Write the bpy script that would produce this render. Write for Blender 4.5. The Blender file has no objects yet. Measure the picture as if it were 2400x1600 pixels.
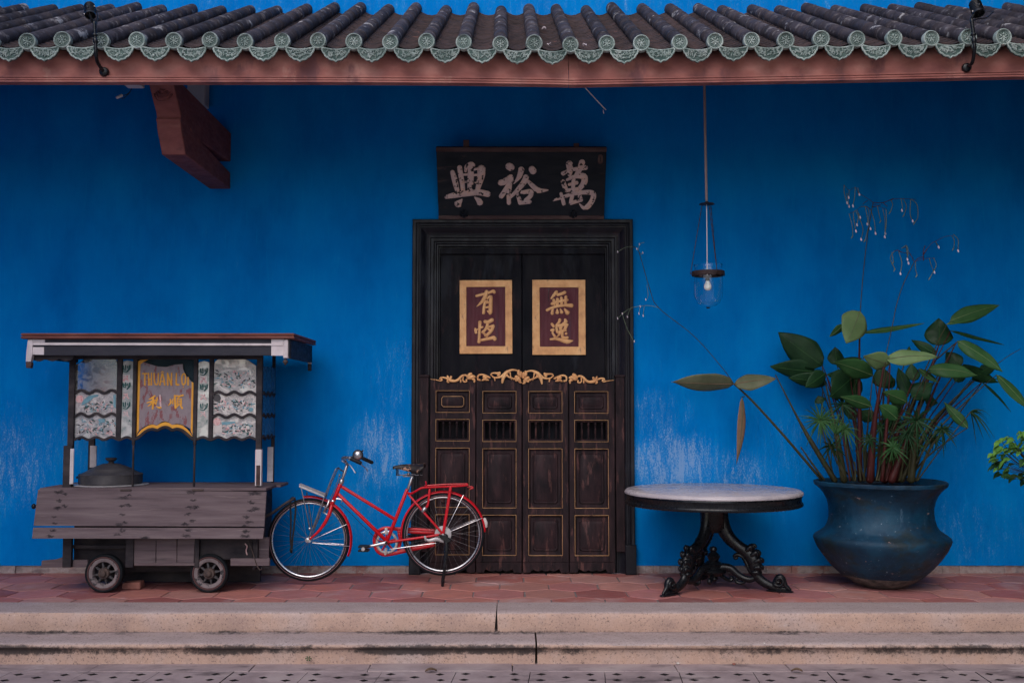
import bpy, bmesh, math, random
from mathutils import Vector, Matrix
random.seed(7)
SC = bpy.context.scene
COL = SC.collection
R = math.radians
# ------------------------------------------------------------------ camera
F = 2473.0; PITCH = math.atan(150.0/F); CY = -9.25; CH = 1.45
cam_d = bpy.data.cameras.new('camera'); cam = bpy.data.objects.new('camera', cam_d); COL.objects.link(cam)
cam.location = (0, CY, CH); cam.rotation_euler = (R(90)+PITCH, 0, 0)
cam_d.sensor_width = 36; cam_d.lens = F/2400*36; cam_d.clip_end = 500
SC.camera = cam
# ------------------------------------------------------------------ world, sun, exposure
SUN_EL, SUN_AZ = R(46), R(-14)          # azimuth from straight in front of the wall; minus = from the left
W = bpy.data.worlds.new('World'); SC.world = W; W.use_nodes = True
nt = W.node_tree; bg = nt.nodes['Background']
sky = nt.nodes.new('ShaderNodeTexSky'); sky.sky_type = 'NISHITA'; sky.sun_disc = False
sky.sun_elevation = SUN_EL; sky.sun_rotation = R(180)-SUN_AZ
sky.air_density = 1.0; sky.dust_density = 2.0; sky.ozone_density = 1.0
nt.links.new(sky.outputs[0], bg.inputs[0]); bg.inputs[1].default_value = 0.15
sd = bpy.data.lights.new('sun', 'SUN'); sun = bpy.data.objects.new('sun', sd); COL.objects.link(sun)
sd.energy = 0.5; sd.angle = R(45); sd.color = (1.0, 0.90, 0.86)
dv = Vector((-math.sin(-SUN_AZ)*math.cos(SUN_EL), -math.cos(SUN_AZ)*math.cos(SUN_EL), math.sin(SUN_EL)))
sun.rotation_euler = dv.to_track_quat('Z', 'Y').to_euler(); sun.location = (-4, -8, 12)
SC.view_settings.view_transform = 'Standard'; SC.view_settings.look = 'None'
SC.view_settings.exposure = 0.78; SC.view_settings.gamma = 1.0
SC.render.engine = 'CYCLES'
# ------------------------------------------------------------------ measuring from the photograph (2400x1600 px) into the place
FW = Vector((0, math.cos(PITCH), math.sin(PITCH))); UP = Vector((0, -math.sin(PITCH), math.cos(PITCH)))
CP = Vector((0, CY, CH))
def ray(px, py): return FW + Vector((1, 0, 0))*((px-1200)/F) + UP*((800-py)/F)
def at(px, py, Y):
    d = ray(px, py); return CP + d*((Y-CY)/d.y)
def atx(px, py, X):
    d = ray(px, py); return CP + d*(X/d.x)
def atz(px, py, Z):
    d = ray(px, py); return CP + d*((Z-CH)/d.z)
def onplane(px, py, o, n):
    d = ray(px, py); return CP + d*((o-CP).dot(n)/d.dot(n))
def mpp(p): return (Vector(p)-CP).dot(FW)/F      # metres per photo pixel at a point
def lerp(a, b, t): return a+(b-a)*t
def interp(x, tab):
    if x <= tab[0][0]: return tab[0][1]
    for (a, b), (c, d) in zip(tab, tab[1:]):
        if x <= c: return lerp(b, d, (x-a)/(c-a))
    return tab[-1][1]
def spline(P, n=6):
    P = [Vector(p) for p in P]
    if len(P) < 3: return [P[0].lerp(P[-1], i/n) for i in range(n+1)]
    out = []
    for i in range(len(P)-1):
        p0 = P[i-1] if i else P[0]*2-P[1]; p1, p2 = P[i], P[i+1]
        p3 = P[i+2] if i+2 < len(P) else P[-1]*2-P[-2]
        for k in range(n):
            t = k/n
            out.append(0.5*((2*p1)+(p2-p0)*t+(2*p0-5*p1+4*p2-p3)*t*t+(3*p1-p0-3*p2+p3)*t**3))
    out.append(P[-1]); return out
def rspline(rs, n=6):
    if len(rs) == 2: return [lerp(rs[0], rs[1], i/n) for i in range(n+1)]
    out = []
    for a, b in zip(rs, rs[1:]):
        out += [lerp(a, b, k/n) for k in range(n)]
    return out+[rs[-1]]
# ------------------------------------------------------------------ mesh builder
class MB:
    def __init__(s): s.v = []; s.f = []; s.m = []; s.k = 0
    def add(s, vs, fs):
        o = len(s.v); s.v += [Vector(p) for p in vs]
        for f in fs: s.f.append([o+i for i in f]); s.m.append(s.k)
        return s
    def box(s, x0, x1, y0, y1, z0, z1):
        if x0 > x1: x0, x1 = x1, x0
        if y0 > y1: y0, y1 = y1, y0
        if z0 > z1: z0, z1 = z1, z0
        return s.hexa([(x0,y0,z0),(x1,y0,z0),(x1,y1,z0),(x0,y1,z0),(x0,y0,z1),(x1,y0,z1),(x1,y1,z1),(x0,y1,z1)])
    def hexa(s, p):
        return s.add(p, [(0,3,2,1),(4,5,6,7),(0,1,5,4),(1,2,6,5),(2,3,7,6),(3,0,4,7)])
    def prism(s, poly, off):
        n = len(poly); off = Vector(off); a = [Vector(p) for p in poly]
        nn = Vector((0,0,0))
        for i in range(n): nn += a[i].cross(a[(i+1) % n])
        if nn.dot(off) > 0: a.reverse()
        b = [p+off for p in a]
        return s.add(a+b, [tuple(range(n)), tuple(range(2*n-1, n-1, -1))]+[((i+1) % n, i, n+i, n+(i+1) % n) for i in range(n)])
    def tube(s, P, r, n=8, nor=None, sq=1.0, cap=True, closed=False):
        P = [Vector(p) for p in P]; L = len(P)
        rs = r if isinstance(r, (list, tuple)) else [r]*L
        vs = []; fs = []; up = None
        for i, p in enumerate(P):
            if closed: t = P[(i+1) % L]-P[i-1]
            else: t = P[min(i+1, L-1)]-P[max(i-1, 0)]
            if t.length < 1e-9: t = Vector((0,0,1))
            t.normalize()
            if nor is not None:
                u = Vector(nor); u = (u-t*u.dot(t)); u.normalize()
            else:
                if up is None:
                    up = Vector((0,0,1)) if abs(t.z) < .9 else Vector((1,0,0))
                u = (up-t*up.dot(t)).normalized(); up = u
            w = t.cross(u)
            for k in range(n):
                a = 2*math.pi*k/n
                vs.append(p+w*(math.cos(a)*rs[i])+u*(math.sin(a)*rs[i]*sq))
        for i in range(L if closed else L-1):
            j = (i+1) % L
            for k in range(n):
                fs.append((i*n+k, i*n+(k+1) % n, j*n+(k+1) % n, j*n+k))
        if cap and not closed:
            for e, sgn in ((0, -1), (L-1, 1)):       # rounded ends
                q = P[1] if e == 0 else P[L-2]
                t = (P[e]-q); 
                if t.length < 1e-9: t = Vector((0,0,1))
                t.normalize(); b = e*n; ring = []
                for k in range(n):
                    ring.append(P[e]+(vs[b+k]-P[e])*.6+t*(rs[e]*.55))
                ro = len(vs); vs += ring; vs.append(P[e]+t*(rs[e]*.75)); c = len(vs)-1
                for k in range(n):
                    kk = (k+1) % n
                    if sgn > 0: fs += [(b+k, b+kk, ro+kk, ro+k), (ro+k, ro+kk, c)]
                    else: fs += [(b+kk, b+k, ro+k, ro+kk), (ro+kk, ro+k, c)]
        return s.add(vs, fs)
    def bar(s, a, b, r, n=8, r2=None): return s.tube([a, b], [r, r if r2 is None else r2], n)
    def lathe(s, prof, c, n=32, axis=(0,0,1), ref=None):
        c = Vector(c); ax = Vector(axis).normalized()
        u = Vector(ref) if ref else (Vector((1,0,0)) if abs(ax.x) < .9 else Vector((0,0,1)))
        u = (u-ax*u.dot(ax)).normalized(); w = ax.cross(u); vs = []; fs = []; L = len(prof)
        for (r, z) in prof:
            for k in range(n):
                a = 2*math.pi*k/n; vs.append(c+ax*z+(u*math.cos(a)+w*math.sin(a))*max(r, 1e-5))
        for i in range(L-1):
            for k in range(n):
                fs.append((i*n+k, i*n+(k+1) % n, (i+1)*n+(k+1) % n, (i+1)*n+k))
        return s.add(vs, fs)
    def ell(s, c, r, n=10, m=6, rot=None):
        c = Vector(c); vs = []; fs = []
        for i in range(m+1):
            th = math.pi*i/m
            for k in range(n):
                a = 2*math.pi*k/n
                p = Vector((r[0]*math.sin(th)*math.cos(a), r[1]*math.sin(th)*math.sin(a), r[2]*math.cos(th)))
                if rot: p = rot @ p
                vs.append(c+p)
        for i in range(m):
            for k in range(n): fs.append((i*n+k, (i+1)*n+k, (i+1)*n+(k+1) % n, i*n+(k+1) % n))
        return s.add(vs, fs)
    def sheet(s, rows, closed=False):
        L = len(rows); n = len(rows[0]); vs = [p for r in rows for p in r]
        return s.add(vs, [(i*n+k, i*n+k+1, (i+1)*n+k+1, (i+1)*n+k) for i in range(L-1) for k in range(n-1)])
    def build(s, name, mat, parent=None, ang=38, bevel=0, seg=2, solid=0, subs=0, col=None):
        me = bpy.data.meshes.new(name)
        o_ = Vector(parent['_base']) if parent is not None and '_base' in parent else Vector((0,0,0))
        me.from_pydata([tuple(p-o_) for p in s.v], [], s.f); me.update()
        for m in (mat if isinstance(mat, (list, tuple)) else [mat]): me.materials.append(m)
        for p, k in zip(me.polygons, s.m): p.material_index = k; p.use_smooth = True
        if col is not None:
            at_ = me.color_attributes.new('tint', 'FLOAT_COLOR', 'CORNER')
            for p in me.polygons:
                for li in p.loop_indices: at_.data[li].color = col[p.index]
        me.set_sharp_from_angle(angle=R(ang))
        o = bpy.data.objects.new(name, me); COL.objects.link(o)
        if parent is not None:
            o.parent = parent
            if '_base' in parent: o['_base'] = tuple(parent['_base'])
        if solid:
            md = o.modifiers.new('thick', 'SOLIDIFY'); md.thickness = solid; md.offset = 0
        if bevel:
            md = o.modifiers.new('edge', 'BEVEL'); md.width = bevel; md.segments = seg; md.limit_method = 'ANGLE'; md.angle_limit = R(40)
        return o
def tag(o, label=None, cat=None, group=None, kind=None):
    if label: o['label'] = label
    if cat: o['category'] = cat
    if group: o['group'] = group
    if kind: o['kind'] = kind
    return o
def thing(name, loc, label, cat, group=None):
    o = bpy.data.objects.new(name, None); COL.objects.link(o); o.location = loc; o['_base'] = tuple(loc)
    o.empty_display_size = .2
    return tag(o, label, cat, group)
# ------------------------------------------------------------------ materials
class NT:
    def __init__(s, m): s.t = m.node_tree; s.n = s.t.nodes
    def new(s, ty, **k):
        nd = s.n.new(ty)
        for a, b in k.items(): setattr(nd, a, b)
        return nd
    def link(s, a, b): s.t.links.new(a, b)
    def coord(s, stretch=(1,1,1), kind='Object', off=(0,0,0)):
        c = s.new('ShaderNodeTexCoord'); m = s.new('ShaderNodeMapping')
        m.inputs['Scale'].default_value = stretch; m.inputs['Location'].default_value = off
        s.link(c.outputs[kind], m.inputs['Vector']); return m.outputs[0]
    def noise(s, scale, stretch=(1,1,1), detail=6, rough=.6, dist=0, off=(0,0,0)):
        t = s.new('ShaderNodeTexNoise'); t.inputs['Scale'].default_value = scale; t.inputs['Detail'].default_value = detail
        t.inputs['Roughness'].default_value = rough; t.inputs['Distortion'].default_value = dist
        s.link(s.coord(stretch, off=off), t.inputs['Vector']); return t.outputs['Fac']
    def ramp(s, fac, stops, interp='LINEAR'):
        r = s.new('ShaderNodeValToRGB'); r.color_ramp.interpolation = interp; e = r.color_ramp.elements
        while len(e) < len(stops): e.new(.5)
        for el, (p, c) in zip(e, stops): el.position = p; el.color = (*c, 1) if len(c) == 3 else c
        s.link(fac, r.inputs[0]); return r.outputs[0]
    def math(s, op, a, b=None, clamp=False):
        n = s.new('ShaderNodeMath', operation=op, use_clamp=clamp)
        for i, x in enumerate((a, b)):
            if x is None: continue
            if isinstance(x, (int, float)): n.inputs[i].default_value = x
            else: s.link(x, n.inputs[i])
        return n.outputs[0]
    def rng(s, x, a, b, c=0, d=1):
        n = s.new('ShaderNodeMapRange', interpolation_type='SMOOTHSTEP'); s.link(x, n.inputs[0])
        for i, v in zip((1,2,3,4), (a,b,c,d)): n.inputs[i].default_value = v
        return n.outputs[0]
    def mix(s, fac, a, b, mode='MIX'):
        n = s.new('ShaderNodeMix', data_type='RGBA', blend_type=mode)
        for sock, x in ((n.inputs['Factor'], fac), (n.inputs[6], a), (n.inputs[7], b)):
            if isinstance(x, (int, float)): sock.default_value = x
            elif isinstance(x, tuple): sock.default_value = (*x, 1)
            else: s.link(x, sock)
        return n.outputs[2]
    def xyz(s):
        c = s.new('ShaderNodeTexCoord'); x = s.new('ShaderNodeSeparateXYZ'); s.link(c.outputs['Object'], x.inputs[0]); return x.outputs
def M(name, cols, scale=5, stretch=(1,1,1), rough=.6, bump=.15, bscale=30, metal=0, spec=.18, layers=(), rvar=.12, rand=0, bdist=.004, coat=0):
    """noise mottled base of two or three colours, patchy layers on top, fine bump"""
    m = bpy.data.materials.new(name); m.use_nodes = True; t = NT(m); bs = t.n['Principled BSDF']
    f = t.noise(scale, stretch)
    n = len(cols)
    c = t.ramp(f, [(lerp(.3, .7, i/(n-1)) if n > 1 else .5, col) for i, col in enumerate(cols)])
    for (lc, ls, lst, lo, hi, am) in layers:
        k = t.rng(t.noise(ls, lst, 8, .65, off=(ls*.37, 3.1, 1.7)), lo, hi, 0, am)
        c = t.mix(k, c, lc)
    if rand:
        oi = t.new('ShaderNodeObjectInfo'); hs = t.new('ShaderNodeHueSaturation')
        t.link(t.rng(oi.outputs['Random'], 0, 1, 1-rand, 1+rand), hs.inputs['Value']); t.link(c, hs.inputs['Color']); c = hs.outputs[0]
    t.link(c, bs.inputs['Base Color'])
    t.link(t.rng(t.noise(scale*2.3, stretch), .3, .7, rough-rvar, rough+rvar), bs.inputs['Roughness'])
    bs.inputs['Metallic'].default_value = metal; bs.inputs['Specular IOR Level'].default_value = spec
    if coat: bs.inputs['Coat Weight'].default_value = coat; bs.inputs['Coat Roughness'].default_value = .2
    if bump:
        b = t.new('ShaderNodeBump'); b.inputs['Strength'].default_value = bump; b.inputs['Distance'].default_value = bdist
        t.link(t.noise(bscale, stretch, 8, .65), b.inputs['Height']); t.link(b.outputs[0], bs.inputs['Normal'])
    return m
def blob(t, X, Z, cx, cz, rx, rz):
    a = t.math('MULTIPLY', t.math('SUBTRACT', X, cx), 1/rx); b = t.math('MULTIPLY', t.math('SUBTRACT', Z, cz), 1/rz)
    return t.rng(t.math('ADD', t.math('MULTIPLY', a, a), t.math('MULTIPLY', b, b)), 0, 1, 1, 0)
def wall_material():
    m = bpy.data.materials.new('blue limewash plaster'); m.use_nodes = True; t = NT(m); bs = t.n['Principled BSDF']
    X, Y, Z = t.xyz()
    c = t.ramp(t.noise(1.3, (1.5, 1, .8), 9, .66), [(.3, (.0003,.132,.44)), (.5, (.0004,.170,.525)), (.7, (.0010,.212,.59))])
    brush = t.noise(9, (5, 1, .35), 8, .7)
    c = t.mix(t.rng(brush, .52, .75, 0, .35), c, (.0015,.245,.58))
    c = t.mix(t.rng(t.noise(13, (.4, 1, 3), 8, .7), .55, .8, 0, .22), c, (.0003,.135,.385))
    # chalky efflorescence: shaped patches of washed-out paint
    patch = None
    for (cx, cz, rx, rz, a) in ((1.40,.95,.65,.40,.82),(1.95,.85,.50,.33,.60),(1.25,1.35,.45,.35,.5),(-1.15,1.05,.38,.52,.74),(-1.35,.55,.5,.5,.45),
                               (-4.35,.95,.55,.6,.62),(-3.75,1.1,.4,.5,.45),(2.5,1.1,.6,.5,.3),(3.9,.35,.9,.4,.35),(0,5.05,9,.45,.35),(-1.0,1.7,.3,.5,.4),(3.9,1.2,.6,.5,.25)):
        k = t.math('MULTIPLY', blob(t, X, Z, cx, cz, rx, rz), a)
        patch = k if patch is None else t.math('MAXIMUM', patch, k)
    st = t.noise(6, (3.0, 1, .62), 11, .77, .4)
    grain = t.noise(60, (1.5, 1, .8), 6, .75)
    st = t.math('ADD', t.math('MULTIPLY', st, .55), t.math('MULTIPLY', grain, .45))
    thr = t.math('ADD', st, t.math('MULTIPLY', patch, .22))
    c = t.mix(t.rng(thr, .575, .72, 0, .36), c, (.14,.33,.58))
    c = t.mix(t.rng(thr, .65, .72, 0, .42), c, (.36,.43,.58))
    c = t.mix(t.rng(thr, .52, .70, 0, .16), c, (.04,.26,.62))
    t.link(c, bs.inputs['Base Color']); bs.inputs['Roughness'].default_value = .95; bs.inputs['Specular IOR Level'].default_value = .02
    b = t.new('ShaderNodeBump'); b.inputs['Strength'].default_value = .25; b.inputs['Distance'].default_value = .006
    t.link(t.math('ADD', t.noise(5, (1,1,1), 8), t.math('MULTIPLY', t.noise(45, (1,1,1), 8, .7), .5)), b.inputs['Height']); t.link(b.outputs[0], bs.inputs['Normal'])
    return m
def floor_material():
    m = bpy.data.materials.new('terracotta hexagon tile'); m.use_nodes = True; t = NT(m); bs = t.n['Principled BSDF']
    a = t.new('ShaderNodeVertexColor', layer_name='tint')
    c = t.mix(t.rng(t.noise(6, (1, 1, 1), 8, .65), .35, .7, 0, .55), a.outputs[0], (.27,.125,.12))
    c = t.mix(t.rng(t.noise(2.2, (1,1,1), 6, .6, off=(4,2,0)), .54, .70, 0, .5), c, (.42,.33,.33))
    c = t.mix(t.rng(t.noise(16, (1, 2, 1), 8, .7, off=(1,7,0)), .60, .70, 0, .55), c, (.11,.055,.055))
    c = t.mix(t.rng(t.noise(70, (1,1,1), 4, .7), .66, .75, 0, .5), c, (.45,.36,.34))
    t.link(c, bs.inputs['Base Color'])
    t.link(t.rng(t.noise(7), .3, .7, .5, .8), bs.inputs['Roughness']); bs.inputs['Specular IOR Level'].default_value = .35
    b = t.new('ShaderNodeBump'); b.inputs['Strength'].default_value = .35; b.inputs['Distance'].default_value = .006
    t.link(t.noise(22, (1,1,1), 8, .65), b.inputs['Height']); t.link(b.outputs[0], bs.inputs['Normal'])
    return m
def granite_material():
    m = bpy.data.materials.new('weathered granite'); m.use_nodes = True; t = NT(m); bs = t.n['Principled BSDF']
    X, Y, Z = t.xyz()
    c = t.ramp(t.noise(1.7, (1,1,1), 6, .6), [(.30, (.31,.215,.19)), (.5, (.44,.30,.24)), (.70, (.42,.33,.31))])
    geo = t.new('ShaderNodeNewGeometry'); sx = t.new('ShaderNodeSeparateXYZ'); t.link(geo.outputs['Normal'], sx.inputs[0])
    c = t.mix(t.rng(sx.outputs[2], .5, .9, 0, .8), c, t.ramp(t.noise(9, (.6,1,1), 8, .7), [(.3, (.30,.245,.25)), (.7, (.40,.335,.335))]))   # trodden tops are worn grey
    sp = t.noise(62, (1,1,1), 4, .85); c = t.mix(t.rng(sp, .55, .63, 0, .85), c, (.12,.09,.085))
    sp2 = t.noise(70, (1,1,1), 4, .85, off=(5,5,5)); c = t.mix(t.rng(sp2, .56, .68, 0, .5), c, (.62,.50,.43))
    pit = t.noise(38, (1,1,1), 3, .8, off=(1,9,5)); c = t.mix(t.rng(pit, .66, .70, 0, .8), c, (.06,.045,.045))
    patch = t.noise(4.5, (1,1,1.5), 9, .7, off=(2.2,0,9)); c = t.mix(t.rng(patch, .60, .72, 0, .35), c, (.47,.42,.42))
    c = t.mix(t.rng(t.noise(11, (1,1,1.3), 9, .75, off=(6,2,1)), .52, .72, 0, .45), c, (.20,.14,.13))
    # noise-broken mould stains; under the lower nosing they also paint its shadow line
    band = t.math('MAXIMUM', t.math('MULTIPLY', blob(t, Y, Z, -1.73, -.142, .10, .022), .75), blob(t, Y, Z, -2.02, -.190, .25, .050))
    stain_shade = t.math('ADD', t.math('ADD', t.math('MULTIPLY', t.noise(3.1, (.7,1,1), 10, .76, off=(8,1,3)), .52), t.math('MULTIPLY', t.noise(34, (1,1,1), 6, .78), .48)), t.math('MULTIPLY', t.math('MULTIPLY', band, t.rng(t.noise(.55, (1,.1,.1), 3, .6, off=(3.3,0,0)), .40, .62, .35, 1.15)), .19))
    c = t.mix(t.rng(stain_shade, .565, .72, 0, .88), c, (.030,.028,.030))
    t.link(c, bs.inputs['Base Color']); bs.inputs['Roughness'].default_value = .82; bs.inputs['Specular IOR Level'].default_value = .25
    b = t.new('ShaderNodeBump'); b.inputs['Strength'].default_value = .45; b.inputs['Distance'].default_value = .006
    t.link(t.math('ADD', t.noise(90, (1,1,1), 6, .7), t.math('MULTIPLY', t.noise(7, (1,1,1), 6), 1.2)), b.inputs['Height']); t.link(b.outputs[0], bs.inputs['Normal'])
    return m
MT = {}
MT['wall'] = wall_material(); MT['floor'] = floor_material(); MT['granite'] = granite_material()
MT['plinth'] = M('exposed brick and mortar', [(.17,.12,.12),(.30,.25,.25),(.24,.13,.11)], 7, (1,1,2), .85, .6, 40, layers=[((.34,.30,.30), 16, (1,1,1), .52, .62, .7),((.25,.09,.07), 6, (1,1,1), .58, .66, .6),((.05,.04,.05), 5, (.5,1,1), .58,.7,.6)], bdist=.01)
MT['grout'] = M('grey mortar', [(.14,.12,.125),(.22,.19,.19)], 20, rough=.9, bump=.4)
MT['barrel'] = M('weathered roof tile', [(.015,.013,.016),(.033,.027,.033),(.060,.050,.056)], 5, (1,1,1), .8, .55, 26, layers=[((.17,.155,.16), 14, (.9,.8,.9), .54, .68, .6),((.36,.35,.36), 7, (1.1,.7,1.1), .60, .67, .75),((.015,.013,.015), 9, (1,.6,1), .56, .68, .6)], rand=.2, bdist=.012)
MT['pan'] = M('dark pan tile', [(.018,.013,.014),(.040,.028,.028),(.060,.036,.034)], 14, (1,.6,1), .85, .6, 40, layers=[((.22,.10,.08), 30, (.3,2,1), .64, .70, .6)], rand=.2)
MT['jade'] = M('patinated green glaze', [(.14,.19,.175),(.25,.305,.285),(.37,.42,.40)], 16, rough=.62, bump=1.0, bscale=55, layers=[((.38,.43,.41), 30, (1,1,1), .55, .68, .55),((.03,.045,.045), 48, (1,1,1), .58, .66, .6),((.38,.20,.16), 12, (1,1,1), .66, .72, .7)], rand=.15, bdist=.012)
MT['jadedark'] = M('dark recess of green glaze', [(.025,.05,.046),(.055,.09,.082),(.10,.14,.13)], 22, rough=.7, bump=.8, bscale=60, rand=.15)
MT['courtyard'] = M('pale courtyard bounce ground', [(.40,.355,.34),(.48,.43,.41)], 2, rough=.9, bump=.3)  # out-of-view courtyard made pale to bounce more light onto the wall
MT['fascia'] = M('faded red painted fascia', [(.20,.072,.066),(.30,.115,.098),(.40,.185,.155)], 3.5, (1,1,1.6), .75, .3, 18, layers=[((.13,.058,.066), 4, (1,1,.5), .51, .66, .75),((.42,.24,.19), 6, (1.2,1,.5), .6, .68, .4),((.07,.035,.04), 26, (1,1,.5), .68, .74, .5)])
MT['corbel'] = M('dark red painted timber', [(.13,.045,.045),(.185,.062,.058),(.23,.085,.075)], 7, (1,1,2.5), .7, .35, 24, layers=[((.05,.025,.03), 9, (.4,1,2), .6, .7, .5)])
MT['blackwood'] = M('worn black lacquered wood', [(.005,.006,.010),(.008,.008,.013),(.014,.012,.017)], 4, (1.5,1,.5), .42, .25, 30, layers=[((.045,.022,.024), 5, (2,1,.6), .58, .70, .5),((.026,.030,.040), 2.5, (2,1,.5), .56,.66,.7)], spec=.2)
MT['brownwood'] = M('worn dark brown door wood', [(.011,.008,.010),(.021,.013,.016),(.037,.020,.023)], 6, (2.2,1,.6), .55, .4, 40, layers=[((.105,.048,.045), 7, (3,1,.7), .55, .67, .75),((.006,.006,.008), 4, (2,1,.7), .56, .68, .7)], spec=.10)
MT['doorleaf'] = M('dark lacquered door leaf', [(.004,.005,.008),(.007,.007,.011),(.012,.010,.014)], 4, (1.5,1,.5), .5, .25, 30, layers=[((.040,.020,.022), 5, (2,1,.6), .58, .70, .6),((.020,.023,.031), 2.5, (2,1,.5), .56,.66,.7)], spec=.07)
MT['gold'] = M('aged gold leaf', [(.52,.25,.115),(.72,.38,.17),(.82,.49,.235)], 9, (1,1,1), .5, .35, 60, metal=.15, layers=[((.26,.12,.085), 14, (1.5,1,.8), .58, .68, .6),((.10,.06,.05), 40, (1,1,1), .68, .72, .8)])
MT['goldline'] = M('thin worn gold line', [(.36,.20,.10),(.50,.30,.155)], 12, rough=.55, bump=.3, layers=[((.05,.03,.03), 22, (1,1,1), .58, .68, .8)])
MT['maroon'] = M('maroon lacquer panel', [(.080,.018,.026),(.108,.025,.034),(.130,.040,.050)], 8, (3,1,.4), .55, .25, 30, layers=[((.16,.02,.03), 7, (1,1,1), .66, .72, .6),((.05,.04,.06), 6, (3,1,.3), .58, .7, .5)])
MT['flaked'] = M('flaking silvered gilt', [(.42,.30,.29),(.52,.38,.36),(.58,.37,.29)], 14, rough=.6, bump=.4, bscale=60, layers=[((.014,.014,.018), 26, (1,1,1), .565, .59, 1.0),((.42,.36,.35), 12, (1,1,1), .6, .7, .5)])
MT['signwood'] = M('weathered dark sign board', [(.005,.008,.013),(.008,.011,.017),(.013,.014,.020)], 5, (.5,1,2), .65, .3, 30, layers=[((.07,.045,.045), 9, (.5,1,2.2), .62, .70, .5)])
MT['signedge'] = M('worn brown sign edge', [(.035,.020,.022),(.065,.038,.038),(.10,.065,.06)], 8, (.5,1,2), .7, .4, 30)
MT['greywood'] = M('weathered grey plank', [(.078,.055,.062),(.112,.082,.090),(.148,.113,.119)], 5, (.35,1,5), .8, .5, 26, layers=[((.055,.045,.05), 7, (.25,1,5), .56, .70, .6),((.26,.21,.20), 8, (.3,1,6), .6, .7, .4)])
MT['darkwood'] = M('soot dark timber', [(.016,.014,.018),(.030,.025,.029),(.05,.04,.042)], 6, (1,1,2), .7, .4, 30)
MT['navy'] = M('dark painted cart board', [(.018,.019,.028),(.026,.026,.036),(.034,.032,.042)], 6, (.5,1,2), .6, .3, 40, layers=[((.07,.055,.06), 12, (.5,1,3), .66, .72, .5)])
MT['redtrim'] = M('red brown painted roof edge', [(.10,.035,.032),(.155,.055,.046),(.19,.075,.06)], 7, (.5,1,2), .6, .3, 30, layers=[((.04,.02,.025), 9, (.4,1,2), .6, .7, .6)])
MT['white'] = M('chipped white paint', [(.42,.37,.385),(.52,.46,.475),(.60,.54,.55)], 9, rough=.65, bump=.3, bscale=40, layers=[((.07,.05,.055), 22, (1,1,1), .66, .70, .9),((.3,.26,.27), 5, (1,1,1), .58, .68, .5)])
MT['iron'] = M('black iron', [(.004,.005,.007),(.008,.009,.012)], 12, rough=.30, bump=.15, bscale=50, spec=.3)
MT['ironlamp'] = M('rusty dark metal', [(.030,.022,.024),(.05,.032,.032)], 20, rough=.6, bump=.3, metal=.4)
MT['tyre'] = M('old black rubber', [(.004,.006,.009),(.008,.011,.014)], 12, rough=.75, bump=.2, spec=.2, layers=[((.03,.03,.032), 20, (1,1,1), .62, .72, .4)])
MT['rustrim'] = M('dull red rubber ring', [(.055,.028,.03),(.10,.05,.05)], 14, rough=.75, bump=.3)
MT['flakerim'] = M('flaking grey wheel paint', [(.14,.115,.12),(.21,.172,.178)], 14, rough=.75, bump=.4, layers=[((.03,.03,.034), 16, (1,1,1), .54, .58, .95)])
MT['hub'] = M('rusted hub', [(.04,.034,.034),(.09,.06,.052)], 16, rough=.7, bump=.4)
MT['bikered'] = M('glossy red enamel', [(.40,.003,.010),(.47,.005,.014)], 5, rough=.30, bump=.03, spec=.3, layers=[((.20,.006,.012), 14, (1,1,1), .62,.72,.6)], coat=.15)
MT['chrome'] = M('dull chrome', [(.40,.39,.41),(.52,.51,.53)], 12, rough=.32, bump=.05, metal=.9, layers=[((.25,.2,.18), 30, (1,1,1), .64, .72, .5)])
MT['alu'] = M('dull aluminium', [(.36,.34,.35),(.46,.44,.45)], 12, rough=.45, bump=.1, metal=.4)
MT['steel'] = M('grey steel rod', [(.13,.125,.135),(.22,.21,.22)], 18, rough=.4, bump=.05, metal=.7)
MT['grip'] = M('black bicycle rubber', [(.008,.008,.010),(.014,.014,.017)], 20, rough=.5, bump=.1)
MT['saddle'] = M('worn saddle leather', [(.012,.010,.012),(.025,.018,.018)], 8, rough=.45, bump=.3, spec=.3, layers=[((.36,.20,.14), 9, (1,1,1), .53, .56, .9)])
MT['cream'] = M('off white plastic', [(.42,.38,.37),(.5,.46,.45)], 10, rough=.5, bump=.05)
MT['pink'] = M('faded pink tyre line', [(.32,.15,.17),(.4,.2,.22)], 10, rough=.7, bump=0)
MT['marble'] = M('white marble', [(.33,.30,.335),(.41,.37,.395),(.45,.41,.42)], 2.5, (1,1,1), .28, .05, 30, layers=[((.22,.215,.26), 3.2, (1,2.2,1), .54, .68, .55),((.42,.31,.27), 2.2, (1,1,1), .6, .72, .4)], spec=.5)
MT['potglaze'] = M('chipped blue painted pot', [(.0018,.011,.024),(.0025,.028,.060),(.005,.048,.092)], 3.0, (1,1,1.2), .55, .6, 16, layers=[((.012,.019,.020), 3.5, (1,1,1.4), .50, .64, .8),((.06,.11,.17), 18, (1.6,1.6,.5), .60, .72, .55),((.26,.17,.16), 6, (1.2,1.2,3.5), .655, .68, .8),((.25,.32,.38), 34, (1,1,1), .66, .70, .8),((.30,.33,.38), 9, (.7,.7,1.2), .70, .72, .8)], spec=.3, bdist=.010)
MT['potmud'] = M('flaked pot foot', [(.03,.03,.03),(.10,.09,.085),(.17,.15,.14)], 16, rough=.85, bump=.6)
MT['soil'] = M('dark soil', [(.02,.015,.013),(.04,.03,.025)], 30, rough=.95, bump=.8)
MT['stonebits'] = M('pale pebble', [(.45,.4,.38),(.6,.55,.52)], 30, rough=.8)
MT['brickred'] = M('red brick', [(.20,.085,.07),(.30,.13,.105)], 14, rough=.85, bump=.7, bscale=30, bdist=.012)
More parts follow.
